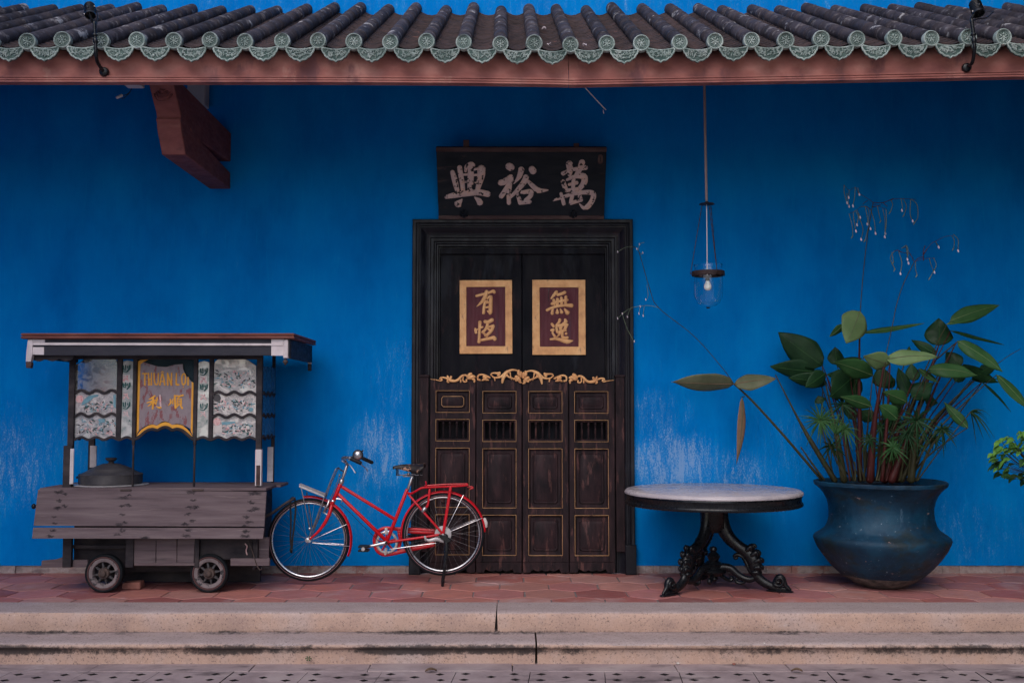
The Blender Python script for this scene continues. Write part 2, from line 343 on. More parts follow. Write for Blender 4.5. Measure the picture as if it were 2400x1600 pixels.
MT['pewter'] = M('dull dark tin', [(.045,.043,.048),(.075,.070,.074)], 8, rough=.5, bump=.2, metal=.3, layers=[((.12,.11,.11), 10, (1,1,3), .6, .7, .4)])
MT['paving'] = M('pale paving stone', [(.22,.17,.175),(.30,.235,.24),(.36,.295,.29)], 4, rough=.85, bump=.5, bscale=45, layers=[((.07,.055,.06), 5, (.5,1,1), .52, .68, .7),((.46,.40,.40), 3, (.5,1.5,1), .62, .66, .5),((.10,.085,.085), 60, (1,1,1), .62, .7, .6)])
MT['drain'] = M('dark drain bed', [(.012,.011,.012),(.03,.025,.025)], 20, rough=.9)
MT['plainwhite'] = M('off white batten', [(.36,.35,.38),(.44,.42,.45)], 6, rough=.7, bump=.1)
MT['cable'] = M('white cable', [(.5,.47,.47),(.6,.57,.57)], 20, rough=.6, bump=0)
MT['pipe'] = M('chipped painted lamp pipe', [(.24,.17,.165),(.31,.23,.22)], 25, (1,1,.4), .65, .2, layers=[((.09,.03,.025), 40, (1,1,.5), .62, .68, .8)])
MT['ceiling'] = M('dark eave boarding', [(.05,.035,.035),(.08,.055,.05)], 8, (.3,3,1), .8, .3)
def leafmat(name, a, b, edge, rough=.5):
    m = M(name, [a, b], 9, (1,1,1), rough, .25, 24, layers=[(edge, 6, (1,1,1), .66, .72, .5)], rand=.12, spec=.12)
    return m
MT['leafdark'] = leafmat('deep green leaf', (.006,.024,.010), (.013,.042,.016), (.02,.04,.02))
MT['leafmid'] = leafmat('mid green leaf', (.016,.056,.018), (.032,.088,.028), (.10,.09,.03))
MT['leafpale'] = leafmat('pale green leaf', (.075,.130,.055), (.115,.175,.075), (.20,.15,.05))
MT['leafolive'] = leafmat('fading olive leaf', (.070,.085,.048), (.11,.115,.07), (.20,.16,.10))
MT['leafdry'] = leafmat('dry brown leaf', (.12,.075,.05), (.19,.125,.085), (.08,.05,.04), .7)
MT['leafbright'] = leafmat('fresh green leaf', (.075,.20,.035), (.13,.30,.06), (.2,.3,.08))
MT['stemred'] = M('dark red stem', [(.030,.007,.008),(.055,.012,.011)], 9, (2,2,.4), .5, .1, layers=[((.022,.026,.012), 5, (2,2,.4), .56, .7, .5)])
MT['stemgreen'] = M('olive stem', [(.022,.022,.011),(.042,.038,.017)], 9, (2,2,.4), .55, .1)
MT['stemthin'] = M('thin green stalk', [(.10,.14,.09),(.17,.20,.13)], 9, rough=.6, bump=0)
MT['petal'] = M('pale petal', [(.6,.5,.56),(.7,.62,.66)], 20, rough=.6, bump=0)
MT['bulb'] = M('frosted bulb', [(.75,.74,.72),(.8,.79,.77)], 5, rough=.3, bump=0)
def glass(name, tint=(.9,.96,1.0), rough=.02):
    m = bpy.data.materials.new(name); m.use_nodes = True; b = m.node_tree.nodes['Principled BSDF']
    b.inputs['Base Color'].default_value = (*tint, 1); b.inputs['Transmission Weight'].default_value = 1; b.inputs['Roughness'].default_value = rough; b.inputs['IOR'].default_value = 1.3
    return m
MT['glass'] = glass('clear lamp glass', (.97,.99,1.0), .0)
def painted_mirror(name, seed, cols, amount, scale=28):
    m = bpy.data.materials.new(name); m.use_nodes = True; t = NT(m); bs = t.n['Principled BSDF']
    n1 = t.noise(scale, (1,1,1), 6, .7, 1.6, off=(seed*3.1, seed, seed*1.7)); n2 = t.noise(scale*.35, (1,1,1.3), 4, .6, 1.0, off=(seed, 2, seed*2.3))
    pal = t.ramp(n1, [(lerp(.30,.72,i/(len(cols)-1)), c) for i, c in enumerate(cols)], 'CONSTANT')
    pal2 = t.ramp(n2, [(.36, (.11,.12,.14)), (.44, (.20,.14,.16)), (.52, (.06,.10,.10)), (.60, (.22,.20,.22)), (.70,(.29,.28,.29))])
    c = t.mix(.5, pal, pal2)
    k = t.rng(n2, .35, .55, max(0, amount-.35), amount)
    c = t.mix(k, (.85,.85,.82), c); bs.inputs['Coat Weight'].default_value = .35; bs.inputs['Coat Roughness'].default_value = .04
    t.link(c, bs.inputs['Base Color']); t.link(t.math('SUBTRACT', 1.0, k, True), bs.inputs['Metallic'])
    t.link(t.rng(k, 0, 1, .08, .45), bs.inputs['Roughness'])
    return m
P1 = [(.05,.08,.09),(.42,.40,.42),(.20,.22,.26),(.42,.30,.33),(.10,.18,.18),(.55,.53,.54),(.30,.22,.26)]
P2 = [(.10,.12,.13),(.40,.32,.35),(.50,.47,.48),(.26,.16,.18),(.16,.22,.26),(.52,.48,.46),(.10,.16,.16)]
MT['mirror_clear'] = painted_mirror('foxed mirror', 1, [(.30,.32,.26),(.4,.4,.38),(.2,.22,.18)], .16, 50)
MT['mirror_a'] = painted_mirror('painted mirror with pale figures', 2, P2, .95, 34)
MT['mirror_b'] = painted_mirror('painted mirror with a landscape', 5, P1, .95, 26)
MT['mirror_c'] = painted_mirror('painted mirror with flowers', 8, P1, .95, 40)
MT['mirror_strip'] = painted_mirror('bevelled mirror strip', 4, [(.16,.20,.20),(.28,.29,.29),(.36,.34,.35)], .92, 14)
MT['sidepane'] = M('blue glass pane', [(.02,.075,.15),(.035,.11,.21),(.06,.13,.22)], 5, (1,1,.6), .25, .05, spec=.5)
MT['signfield'] = M('scraped red and grey sign glass', [(.16,.125,.145),(.20,.155,.175),(.13,.10,.115)], 12, (1.5,1,.8), .4, .15, 30, layers=[((.16,.022,.028), 12, (1.6,1,.7), .56, .60, .85),((.05,.02,.03), 7, (1,1,1), .64, .70, .5)], spec=.5)
MT['orange'] = M('amber sign paint', [(.56,.25,.035),(.68,.33,.05)], 10, rough=.5, bump=.2, layers=[((.30,.15,.07), 12, (1,1,1), .62, .70, .6)])
MT['tilepink'] = M('pink painted glass', [(.42,.18,.19),(.55,.38,.38),(.5,.12,.14)], 40, rough=.3, bump=0)
MT['tilegreen'] = M('dark green painted glass', [(.01,.05,.05),(.03,.09,.09)], 30, rough=.3, bump=0)
MT['tileteal'] = M('teal painted glass', [(.10,.20,.25),(.16,.30,.36)], 20, rough=.3, bump=.0)
MT['signdark'] = M('bare board behind broken glass', [(.012,.028,.038),(.018,.036,.046)], 8, rough=.7)
# ================================================================== ground, terrace, paving
g = MB(); g.box(-60, 60, -60, -2.53, -.60, -.30); g.box(-60, 60, -2.53, 30, -.60, -.36)
tag(g.build('ground', MT['courtyard']), kind='structure')
b = MB(); b.box(-7.5, 7.5, -1.40, .3, -.36, -.008)
# hexagon terracotta tiles, each with its own fired tint
Rh = .2285; pit = Rh*1.5; wdt = Rh*math.sqrt(3)
fl = MB(); cols = []
TINT = [(.40,.13,.095),(.47,.175,.125),(.34,.105,.082),(.48,.215,.16),(.28,.085,.07),(.42,.16,.135),(.50,.25,.195)]
rnd = random.Random(3)
def clipY(poly, y0, keep_less):
    out = []
    for i in range(len(poly)):
        a, c = poly[i-1], poly[i]
        ia = (a[1] <= y0) == keep_less; ic = (c[1] <= y0) == keep_less
        if ia != ic:
            t = (y0-a[1])/(c[1]-a[1]); out.append((lerp(a[0], c[0], t), y0))
        if ic: out.append(c)
    return out
for r_ in range(-3, 4):
    cy = -.655+pit*r_
    for q in range(-20, 21):
        cx = .494+wdt*(q+(.5 if r_ % 2 else 0))
        s = Rh-.006
        poly = [(cx+s*math.sin(R(60*k))+rnd.uniform(-.004,.004), cy+s*math.cos(R(60*k))+rnd.uniform(-.004,.004)) for k in range(6)]
        poly = clipY(poly, -1.349, False); poly = clipY(poly, .02, True) if len(poly) > 2 else poly
        if len(poly) < 3: continue
        poly = poly[::-1]
        z = rnd.uniform(-.0022, 0); n = len(poly); tc = rnd.choice(TINT); k = rnd.uniform(.85, 1.15); tc = (tc[0]*k*.84, tc[1]*k*.86, tc[2]*k*.98, 1)
        c0 = (sum(p[0] for p in poly)/n, sum(p[1] for p in poly)/n)
        inner = [(lerp(p[0], c0[0], .025), lerp(p[1], c0[1], .025), z) for p in poly]
        outer = [(p[0], p[1], z-.005) for p in poly]
        nf = len(fl.f); fl.add(inner+outer, [tuple(range(n))]+[(i, n+i, n+(i+1) % n, (i+1) % n) for i in range(n)])
        # make sure faces look up
        cols += [tc]*(len(fl.f)-nf)
floor = fl.build('terrace_floor', MT['floor'], col=cols, ang=20)
bm = bmesh.new(); bm.from_mesh(floor.data)
for f in bm.faces:
    if f.normal.z < 0: f.normal_flip()
bm.to_mesh(floor.data); bm.free()
tag(floor, kind='structure'); tag(b.build('terrace_bed', MT['grout']), kind='structure')
# granite steps: long dressed slabs
def slab(name, prof, x0, x1, label, jit, tilt0=0, tilt1=0, seed=1):
    rn = random.Random(seed); n = max(8, int((x1-x0)/.06)); rows = []
    # finely chopped along its length so the worn arrises wander
    ph = [rn.uniform(0, 6) for _ in range(8)]
    mbx = MB(); m_ = len(prof)
    for i in range(n+1):
        u = i/n; x = lerp(x0, x1, u); row = []
        for k, (y, z, w) in enumerate(prof):
            j = w*jit*(.5*math.sin(x*2.1+ph[k % 8])+.35*math.sin(x*5.7+ph[(k+3) % 8])+.5*rn.uniform(-1, 1))
            j2 = w*jit*(.5*math.sin(x*2.9+ph[(k+5) % 8])+.4*rn.uniform(-1, 1))
            xs = (tilt0*(1-u)**60+tilt1*u**60)*(z/.15)
            row.append((x+xs, y+j, z+j2*.7))
        rows.append(row)
    vs = [p for r in rows for p in r]
    fs = [(i*m_+k, (i+1)*m_+k, (i+1)*m_+(k+1) % m_, i*m_+(k+1) % m_) for i in range(n) for k in range(m_)]
    fs += [tuple(range(m_)), tuple((n)*m_+k for k in range(m_-1, -1, -1))]
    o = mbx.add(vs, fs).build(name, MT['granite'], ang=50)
    bm = bmesh.new(); bm.from_mesh(o.data); bmesh.ops.recalc_face_normals(bm, faces=bm.faces); bm.to_mesh(o.data); bm.free()
    return tag(o, label, 'stone step')
up = [(-1.352,.001,0),(-1.496,.001,.5),(-1.616,.000,.6),(-1.702,-.001,.8),(-1.718,-.006,1),(-1.726,-.018,1),(-1.728,-.05,.8),(-1.728,-.09,.8),(-1.726,-.118,1.2),(-1.722,-.137,1),(-1.352,-.137,0)]
xg1 = at(1164, 1440, -1.73).x; xg2 = at(1257, 1520, -2.05).x
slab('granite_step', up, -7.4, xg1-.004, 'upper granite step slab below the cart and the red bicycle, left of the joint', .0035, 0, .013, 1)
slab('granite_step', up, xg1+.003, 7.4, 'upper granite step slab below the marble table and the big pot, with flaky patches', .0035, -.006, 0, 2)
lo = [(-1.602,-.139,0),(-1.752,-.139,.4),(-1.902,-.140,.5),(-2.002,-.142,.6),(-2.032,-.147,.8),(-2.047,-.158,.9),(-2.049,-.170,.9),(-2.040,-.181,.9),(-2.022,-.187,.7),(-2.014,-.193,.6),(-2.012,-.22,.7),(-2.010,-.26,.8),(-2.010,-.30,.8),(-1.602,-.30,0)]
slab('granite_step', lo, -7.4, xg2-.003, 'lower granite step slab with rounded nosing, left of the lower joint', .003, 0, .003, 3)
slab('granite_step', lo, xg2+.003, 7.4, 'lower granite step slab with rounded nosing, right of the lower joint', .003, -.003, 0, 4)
# mortar strip then pierced drain slabs
ms = MB(); xx = -7.0; rn = random.Random(9)
while xx < 7:
    L = rn.uniform(.7, 1.2); z = -.288+rn.uniform(-.003, .003)
    ms.hexa([(xx,-2.205,-.34),(xx+L-.006,-2.205,-.34),(xx+L-.006,-1.99,-.34),(xx,-1.99,-.34),(xx,-2.205,z),(xx+L-.006,-2.205,z+rn.uniform(-.003,.003)),(xx+L-.006,-1.99,z),(xx,-1.99,z)]); xx += L
tag(ms.build('path', MT['paving'], bevel=.004), kind='structure')
def drain_slab(x0, w, y0, y1, z, seed):
    rn = random.Random(seed); bm = bmesh.new(); edges = []
    def loop(P):
        vs = [bm.verts.new((p[0], p[1], z+(p[0]-x0)*tl)) for p in P]
        es = [bm.edges.new((vs[i], vs[(i+1) % len(vs)])) for i in range(len(vs))]; edges.extend(es); return vs, es
    tl = rn.uniform(-.006, .006); sk = .02
    loop([(x0, y0), (x0+w-.005, y0), (x0+w-.005+sk, y1), (x0+sk, y1)])
    holes = []
    for (u, v) in ((.16,.28),(.84,.28),(.5,.52),(.18,.78),(.82,.76)):
        cx = x0+u*w+rn.uniform(-.008,.008); cy = lerp(y0, y1, v); a, bb = .034+rn.uniform(-.004,.004), .030
        loop([(cx-a, cy), (cx, cy-bb), (cx+a, cy), (cx, cy+bb)]); holes.append((0,0,0,0,cx,a,cy,bb))
    bmesh.ops.triangle_fill(bm, use_beauty=True, use_dissolve=False, edges=edges)
    bm.normal_update()
    kill = [f for f in bm.faces if any(abs(f.calc_center_median().x-h[4])/h[5]+abs(f.calc_center_median().y-h[6])/h[7] < .98 for h in holes)]
    bmesh.ops.delete(bm, geom=kill, context='FACES_ONLY')
    es = [e for e in bm.edges if len(e.link_faces) == 1]
    old = set(bm.faces)
    r = bmesh.ops.extrude_edge_only(bm, edges=es)
    for f in bm.faces:
        if f not in old: f.material_index = 1
    for v in [x for x in r['geom'] if isinstance(x, bmesh.types.BMVert)]: v.co.z -= .045
    bmesh.ops.recalc_face_normals(bm, faces=bm.faces)
    up_ = [f for f in bm.faces if abs(f.normal.z) > .9]
    if sum(f.normal.z for f in up_) < 0: bmesh.ops.reverse_faces(bm, faces=bm.faces)
    me = bpy.data.meshes.new('pavement'); bm.to_mesh(me); bm.free(); return me
bmj = bmesh.new()
w0 = .486; x = at(1035*.5102, 1585, -2.36).x-w0*7
for i in range(20):
    me = drain_slab(x, w0, -2.505, -2.210, -.290+rn.uniform(-.002,.002), i); bmj.from_mesh(me); bpy.data.meshes.remove(me); x += w0
me = bpy.data.meshes.new('pavement'); bmj.to_mesh(me); bmj.free(); me.materials.append(MT['paving']); me.materials.append(MT['drain'])
pv = bpy.data.objects.new('pavement', me); COL.objects.link(pv); tag(pv, kind='structure')
d = MB(); d.box(-7, 7, -2.512, -2.20, -.40, -.335); tag(d.build('drain_bed', MT['drain']), kind='structure')

# ================================================================== the house
H = thing('house', (0, .15, 0), 'old blue limewashed house front with tiled eaves and a dark carved double door', 'building')
XL = at(964.5, 900, -.06).x; XR = at(1486, 900, -.06).x; ZT = at(1224, 513.5, -.06).z
wm = MB(); z0 = .066
wm.prism([(-8,0,z0),(XL+.10,0,z0),(XL+.10,0,ZT-.10),(XR-.10,0,ZT-.10),(XR-.10,0,z0),(8,0,z0),(8,0,6.2),(-8,0,6.2)], (0,.35,0))
wm.build('wall', MT['wall'], H)
XW = 4.585
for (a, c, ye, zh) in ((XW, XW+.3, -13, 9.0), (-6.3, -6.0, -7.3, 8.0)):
    sw = MB(); sw.box(a, c, ye, -.002, .001, zh); sw.build('added_shade_wing', MT['darkwood'] if a > 0 else MT['wall'], H)  # wings added out of view to shade the wall; dark timber cuts bounce
rn = random.Random(4)
for (a, c) in ((-8, XL+.02), (XR-.02, 8)):
    x = a; pl = MB()
    while x < c-.01:
        L = min(rn.uniform(.05, .16), c-x); y = .004+rn.uniform(-.006, .012)
        pl.hexa([(x,y,-.01),(x+L,y+rn.uniform(-.004,.004),-.01),(x+L,.3,-.01),(x,.3,-.01),(x,y+.004,.066),(x+L,y+.004+rn.uniform(-.004,.004),.066),(x+L,.3,.066),(x,.3,.066)]); x += L
    pl.build('plinth', MT['plinth'], H, bevel=.004)
# ---- door frame: one mitred moulding round three sides
prof = [(0,0.01),(0,-.055),(.006,-.06),(.030,-.06),(.034,-.046),(.044,-.050),(.054,-.050),(.058,-.036),(.068,-.034),(.074,-.036),(.086,-.030),(.104,-.012),(.124,.000),(.134,.002),(.138,-.006),(.152,-.006),(.157,.014),(.170,.012),(.182,.014),(.187,.042),(.200,.040),(.206,.066),(.220,.066),(.226,.10),(.232,.10),(.232,.20)]
fr = MB()
fr.sheet([[(XL+u, y, 0.002), (XL+u, y, ZT-u), (XR-u, y, ZT-u), (XR-u, y, 0.002)] for (u, y) in prof])
frm = fr.build('door_frame', MT['blackwood'], H, ang=25)
for (a, c) in ((at(958,1300,-.09).x, at(985,1300,-.09).x), (at(1466,1300,-.09).x, at(1492,1300,-.09).x)):
    bb = MB(); bb.box(a, c, -.09, .01, .001, at(1200,1277,-.09).z); bb.build('frame_base_block', MT['blackwood'], frm, bevel=.006)
for (a, c) in ((at(984,900,-.06).x, at(1004,900,-.06).x), (at(1443,900,-.06).x, at(1463,900,-.06).x)):
    pb = MB(); pb.box(a, c, -.05, .03, .19, at(1200,884,-.05).z); pb.box(a-.006, c+.006, -.058, .03, at(1200,884,-.05).z+.001, at(1200,878,-.05).z)
    pb.build('hinge_post', MT['brownwood'], frm, bevel=.004)
# ---- upper door leaves
XM = at(1223.5, 700, .12).x; zi = ZT-.232
for (a, c) in ((XL+.236, XM-.003), (XM+.003, XR-.236)):
    dl = MB(); dl.box(a, c, .115, .16, .01, zi-.002)
    dl.build('door_leaf', MT['doorleaf'], H, bevel=.004)
lt = MB(); lt.box(XL+.234, XR-.234, .085, .113, at(1224,596,.10).z, zi-.003); lt.build('door_lintel', MT['doorleaf'], H, bevel=.004)
ba = MB(); ba.box(XL+.2, XR-.2, .17, .34, 0, ZT-.15); ba.build('door_backing', MT['darkwood'], H)
# ---- four folding half doors
YF = -.048
def hd(px): return at(px, 1100, YF).x
def hz(py): return at(1224, py, YF).z
Z2 = lambda q: (940+q*.34442, None)[0]
def zy(q): return hz(840+q*.34442)
def zx(q): return hd(940+q*.34442)
LEAF = [(196,507,233,466,-6,0), (510,822,553,785,-2,1), (826,1141,866,1099,-1,2), (1144,1455,1180,1413,0,3)]
ROWS = [(222,374,'p'), (417,568,'b'), (612,1020,'p'), (1064,1342,'p')]
SCR = lambda q, r: at(990+q*.19558, 850+r*.19558, YF-.01)
SCROLLS = [
 [ [(95,196,2),(160,203,4),(215,215,7),(235,205,8),(225,190,8),(205,195,6)], [(205,195,6),(215,178,7),(250,175,9),(300,190,12),(340,210,18),(390,218,14),(430,200,14),(470,160,13),(510,148,11),(545,160,10)],
   [(300,155,8),(310,185,14),(300,225,10),(320,235,6)], [(345,165,13),(335,190,12)], [(460,200,8),(458,232,8)], [(490,170,6),(485,205,7),(505,228,9),(530,220,8),(525,200,7)], [(540,170,16),(570,140,20),(585,130,16)], [(560,185,20),(600,165,22),(630,170,12)], [(600,190,18),(622,205,14),(622,232,10)], [(540,190,10),(570,180,14)] ],
 [ [(690,215,6),(690,200,7),(670,205,8),(665,190,9),(665,160,10),(690,142,10),(730,142,10),(770,160,12),(810,178,10)], [(735,165,18),(760,185,20),(725,205,10),(715,212,6)], [(760,200,14),(795,208,6)], [(820,150,6),(830,128,8),(860,122,9),(900,125,12),(930,118,12)], [(825,145,6),(850,170,8),(890,178,9),(930,170,12),(970,150,18),(1010,115,20),(1060,88,12),(1110,86,9),(1150,100,8)], [(905,150,14),(925,130,14)], [(865,185,8),(870,215,7)],
   [(985,150,22),(965,195,16),(958,240,10)], [(1010,150,16),(1030,165,10),(1065,185,6)], [(1050,115,8),(1055,150,6),(1068,200,5)], [(1155,90,12),(1150,125,16),(1165,145,18)], [(1120,165,18),(1150,190,24),(1120,215,12)], [(1090,195,10),(1130,185,14)], [(1165,200,18),(1165,225,14),(1185,238,8)], [(1178,110,14),(1180,170,14)], [(1050,170,6),(1090,190,8)] ]]
for (x0, x1, gx0, gx1, dy, idx) in LEAF:
    X0, X1 = zx(x0), zx(x1); top = hz(890); G0, G1 = zx(gx0), zx(gx1); bot = .012
    leaf = MB(); YB = YF+.034
    rows = [(zy(a+dy), zy(c+dy), t) for a, c, t in ROWS]
    leaf.box(X0+.002, G0, YF, YB, bot+.09, top); leaf.box(G1, X1-.002, YF, YB, bot+.09, top)
    zs = [top]+[z for r in rows for z in r[:2]]+[bot+.09]
    for i in range(0, len(zs), 2): leaf.box(G0, G1, YF+.0015, YB, zs[i+1], zs[i])
    ap = [(X0+.002, YF+.003, bot+.0885)]; n = 24     # scalloped apron
    ap2 = []
    for i in range(n+1):
        u = i/n; w = abs(u-.5)*2
        h = 0 if w > .66 else (.022+.012*math.cos(w*math.pi*3.0)) if w > .12 else .012
        ap2.append((lerp(X0+.002, X1-.002, u), YF+.003, bot+h))
    leaf.prism([(X0+.002, YF+.003, bot+.0885)]+ap2+[(X1-.002, YF+.003, bot+.0885)], (0,.028,0))
    for (za, zb, t) in rows:
        if t == 'p': leaf.box(G0+.001, G1-.001, YF+.022, YB-.002, zb+.001, za-.001)
    lf = leaf.build('half_door', MT['brownwood'], H, bevel=.0025)
    for (za, zb, t) in rows:
        gm = MB(); e = .0048; y0, y1 = YF-.003, YF+.02
        gm.box(G0+.001, G0+e, y0, y1, zb+.001, za-.001); gm.box(G1-e, G1-.001, y0, y1, zb+.001, za-.001)
        gm.box(G0+e, G1-e, y0, y1, za-e, za-.001); gm.box(G0+e, G1-e, y0, y1, zb+.001, zb+e)
        gm.build('gold_moulding', MT['goldline'], lf, bevel=.0015)
        fm = MB()
        def ring(ins, y, ch):
            a0, a1, b0, b1 = G0+ins, G1-ins, zb+ins, za-ins
            if ch < 0: return [(a0,y,b0),(a1,y,b0),(a1,y,b1),(a0,y,b1)]
            return [(a0+ch,y,b0),(a1-ch,y,b0),(a1,y,b0+ch),(a1,y,b1-ch),(a1-ch,y,b1),(a0+ch,y,b1),(a0,y,b1-ch),(a0,y,b0+ch)]
        if t == 'p':
            # sloped sight moulding then a raised field with cut corners
            for (i0, yA, i1, yB) in ((.0066, YF+.006, .020, YF+.019),):
                a, c = ring(i0, yA, -1), ring(i1, yB, -1); fm.add(a+c, [(i, (i+1) % 4, 4+(i+1) % 4, 4+i) for i in range(4)])
            ins = min(.05, (za-zb)*.27); ch = .016
            A, B_, C_, D_ = ring(ins-.012, YF+.0212, ch), ring(ins-.004, YF+.010, ch), ring(ins+.004, YF+.012, ch), ring(ins+.018, YF+.005, ch)
            fm.add(A+B_+C_+D_, [(o+i, o+(i+1) % 8, o+8+(i+1) % 8, o+8+i) for o in (0, 8, 16) for i in range(8)]+[tuple(range(24, 32))])
            o = fm.build('raised_panel', MT['brownwood'], lf, ang=20)
            if idx == 0 and za == rows[0][0]:
                gg = MB(); P = ring(ins+.002, YF+.0085, ch); gg.tube(P, .0028, 6, closed=True); gg.build('gold_moulding', MT['goldline'], lf)
        else:
            a, c = ring(.0066, YF+.004, -1), ring(.022, YF+.016, -1)
            fm.add(a+c, [(i, (i+1) % 4, 4+(i+1) % 4, 4+i) for i in range(4)])
            c2 = ring(.022, YF+.034, -1); fm.add(c+c2, [(i, (i+1) % 4, 4+(i+1) % 4, 4+i) for i in range(4)])
            fm.build('grille_frame', MT['brownwood'], lf, ang=20)
            for k in range(4):
                bx = lerp(G0+.022, G1-.022, (k+.62)/4.3+.03); h = za-zb-.044; zc = zb+.022
                pf = [(.004,0),(.011,.02),(.011,.05),(.006,.07),(.010,.10),(.005,.13),(.0085,.25),(.0095,.45),(.0085,.6),(.005,.74),(.010,.77),(.006,.80),(.009,.85),(.012,.9),(.010,.95),(.004,1)]
                bl = MB(); bl.lathe([(r, z*h) for r, z in pf], (bx, YF+.022, zc), 10); bl.build('baluster', MT['brownwood'], lf)
    sc = MB(); j = 0
    for st in SCROLLS[0 if idx in (0, 3) else 1]:
        mirror = idx >= 2
        P = [SCR(q, r) if not mirror else SCR(2392-q-(0 if idx == 3 else 2), r+11) for q, r, _ in st]
        rr = [w*.19558*mpp(P[0])*1.12 for _, _, w in st]
        P = [p+Vector((0, -.0016*j, 0)) for p in P]; j = (j+1) % 4
        sc.tube(spline(P, 5), rspline(rr, 5), 10, nor=(0,-1,0), sq=.75)
    sc.build('scroll_carving', MT['gold'], lf)
# gap behind the balusters stays open and dark: the backing boards are the door leaves behind

# ---- eave: fascia, barrel tiles with round end caps, drip tiles, pan tiles
CAPY = [(0,97),(240,96.5),(575,97.5),(850,98.5),(1000,100),(1173,102.5),(1340,104),(1422,102.5),(1600,100),(1760,96.5),(2008,93.5),(2180,90.5),(2350,87.5)]
FBOT = [(0,194.5),(800,194.8),(1100,197),(1331,200.5),(1334,201.5),(1600,196.8),(2000,190),(2400,181.8)]
YC = -2.05; YFA = -1.95
def capz(x):
    px = 1200+x*F/7.34; return at(px, interp(px, CAPY), YC).z
def fbz(x):
    px = 1200+x*F/7.42; return at(px, interp(px, FBOT), YFA).z
xj = (1333-1200)/F*7.42
def fascia(x0, x1):
    rows = []; n = 40
    for i in range(n+1):
        x = lerp(x0, x1, i/n); b_ = fbz(x if x0 < 0 or i else x+.01) ; t_ = capz(x)-.03
        rows.append([(x,YFA,t_),(x,YFA,b_+.052),(x,YFA-.014,b_+.049),(x,YFA-.014,b_+.037),(x,YFA-.004,b_+.034),(x,YFA-.018,b_+.030),(x,YFA-.018,b_+.018),(x,YFA-.008,b_+.015),(x,YFA-.024,b_+.011),(x,YFA-.024,b_),(x,YFA+.05,b_),(x,YFA+.05,t_),(x,YFA,t_)])
    m_ = MB(); m_.sheet([list(c) for c in zip(*rows)])
    o = m_.build('fascia', MT['fascia'], H, ang=25)
    bm = bmesh.new(); bm.from_mesh(o.data); bmesh.ops.remove_doubles(bm, verts=bm.verts, dist=.0005); bmesh.ops.recalc_face_normals(bm, faces=bm.faces); bm.to_mesh(o.data); bm.free()
fascia(-7, xj-.002); fascia(xj+.002, 7)
ZB = at(1200, 20, 0).z
FRONT = [65.3,147,238,322,408,493,575,662,746,829.6,915,1000,1087,1173,1252,1337,1422,1503,1592.5,1675.5,1761,1841,1924,2008,2095,2181.6,2268.7,2350.7]
FRONT = [FRONT[0]-84.3*k for k in range(6, 0, -1)]+FRONT+[FRONT[-1]+84.3*k for k in range(1, 7)]
BX = [(p-1200)/F*7.34 for p in FRONT]
rn = random.Random(12)
# shared cap mesh: rim, ground and a raised flower
def cap_mesh(rot):
    cm = MB(); c = Vector((0,0,0))
    cm.lathe([(.0575,.03),(.0585,0),(.057,-.010),(.052,-.013),(.047,-.010),(.045,-.004),(.041,-.004),(.039,-.008),(.036,-.004),(0,-.004)], c, 28, (0,1,0))
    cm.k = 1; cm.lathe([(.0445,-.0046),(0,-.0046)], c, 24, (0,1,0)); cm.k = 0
    for k in range(6):
        a = 2*math.pi*k/6+rot
        cm.tube(spline([(.010*math.cos(a),-.004,.010*math.sin(a)),(.020*math.cos(a+.35),-.008,.020*math.sin(a+.35)),(.031*math.cos(a+.1),-.005,.031*math.sin(a+.1))],3), rspline([.004,.006,.003],3), 6)
        cm.tube(spline([(.022*math.cos(a-.4),-.005,.022*math.sin(a-.4)),(.030*math.cos(a-.25),-.007,.030*math.sin(a-.25))],3), [.003]*4, 5)
    cm.ell((0,-.005,0), (.009,.006,.009), 8, 4)
    return cm
for i, x in enumerate(BX):
    zf = capz(x)+rn.uniform(-.007,.007); a = Vector((x, YC, zf)); bq = Vector((x+rn.uniform(-.020,.020), .03, ZB+rn.uniform(-.016,.016)))
    ax = bq-a; L = ax.length; pr = []; nseg = 9
    for k in range(nseg):
        z0_, z1_ = L*k/nseg, L*(k+1)/nseg; rv = rn.uniform(-.0015,.0015)
        pr += [(.0540+rv, z0_+.002), (.0538+rv, z0_+.030), (.0530+rv, z0_+.034), (.0522+rv, z1_)]
    bt = MB(); bt.lathe(pr, a, 20, ax, (0,0,1))
    bo = bt.build('barrel_tile', MT['barrel'], H, ang=60)
    cm = cap_mesh(rn.uniform(0, 1)); rm = Matrix.Rotation(rn.uniform(-.09,.09), 3, 'Z') @ Matrix.Rotation(rn.uniform(-.06,.06), 3, 'X'); ks = rn.uniform(.96, 1.04)
    for q, v in enumerate(cm.v): cm.v[q] = (rm @ v)*ks+a+Vector((0,-.004,0))
    cm.build('end_cap', [MT['jade'], MT['jadedark']], bo)
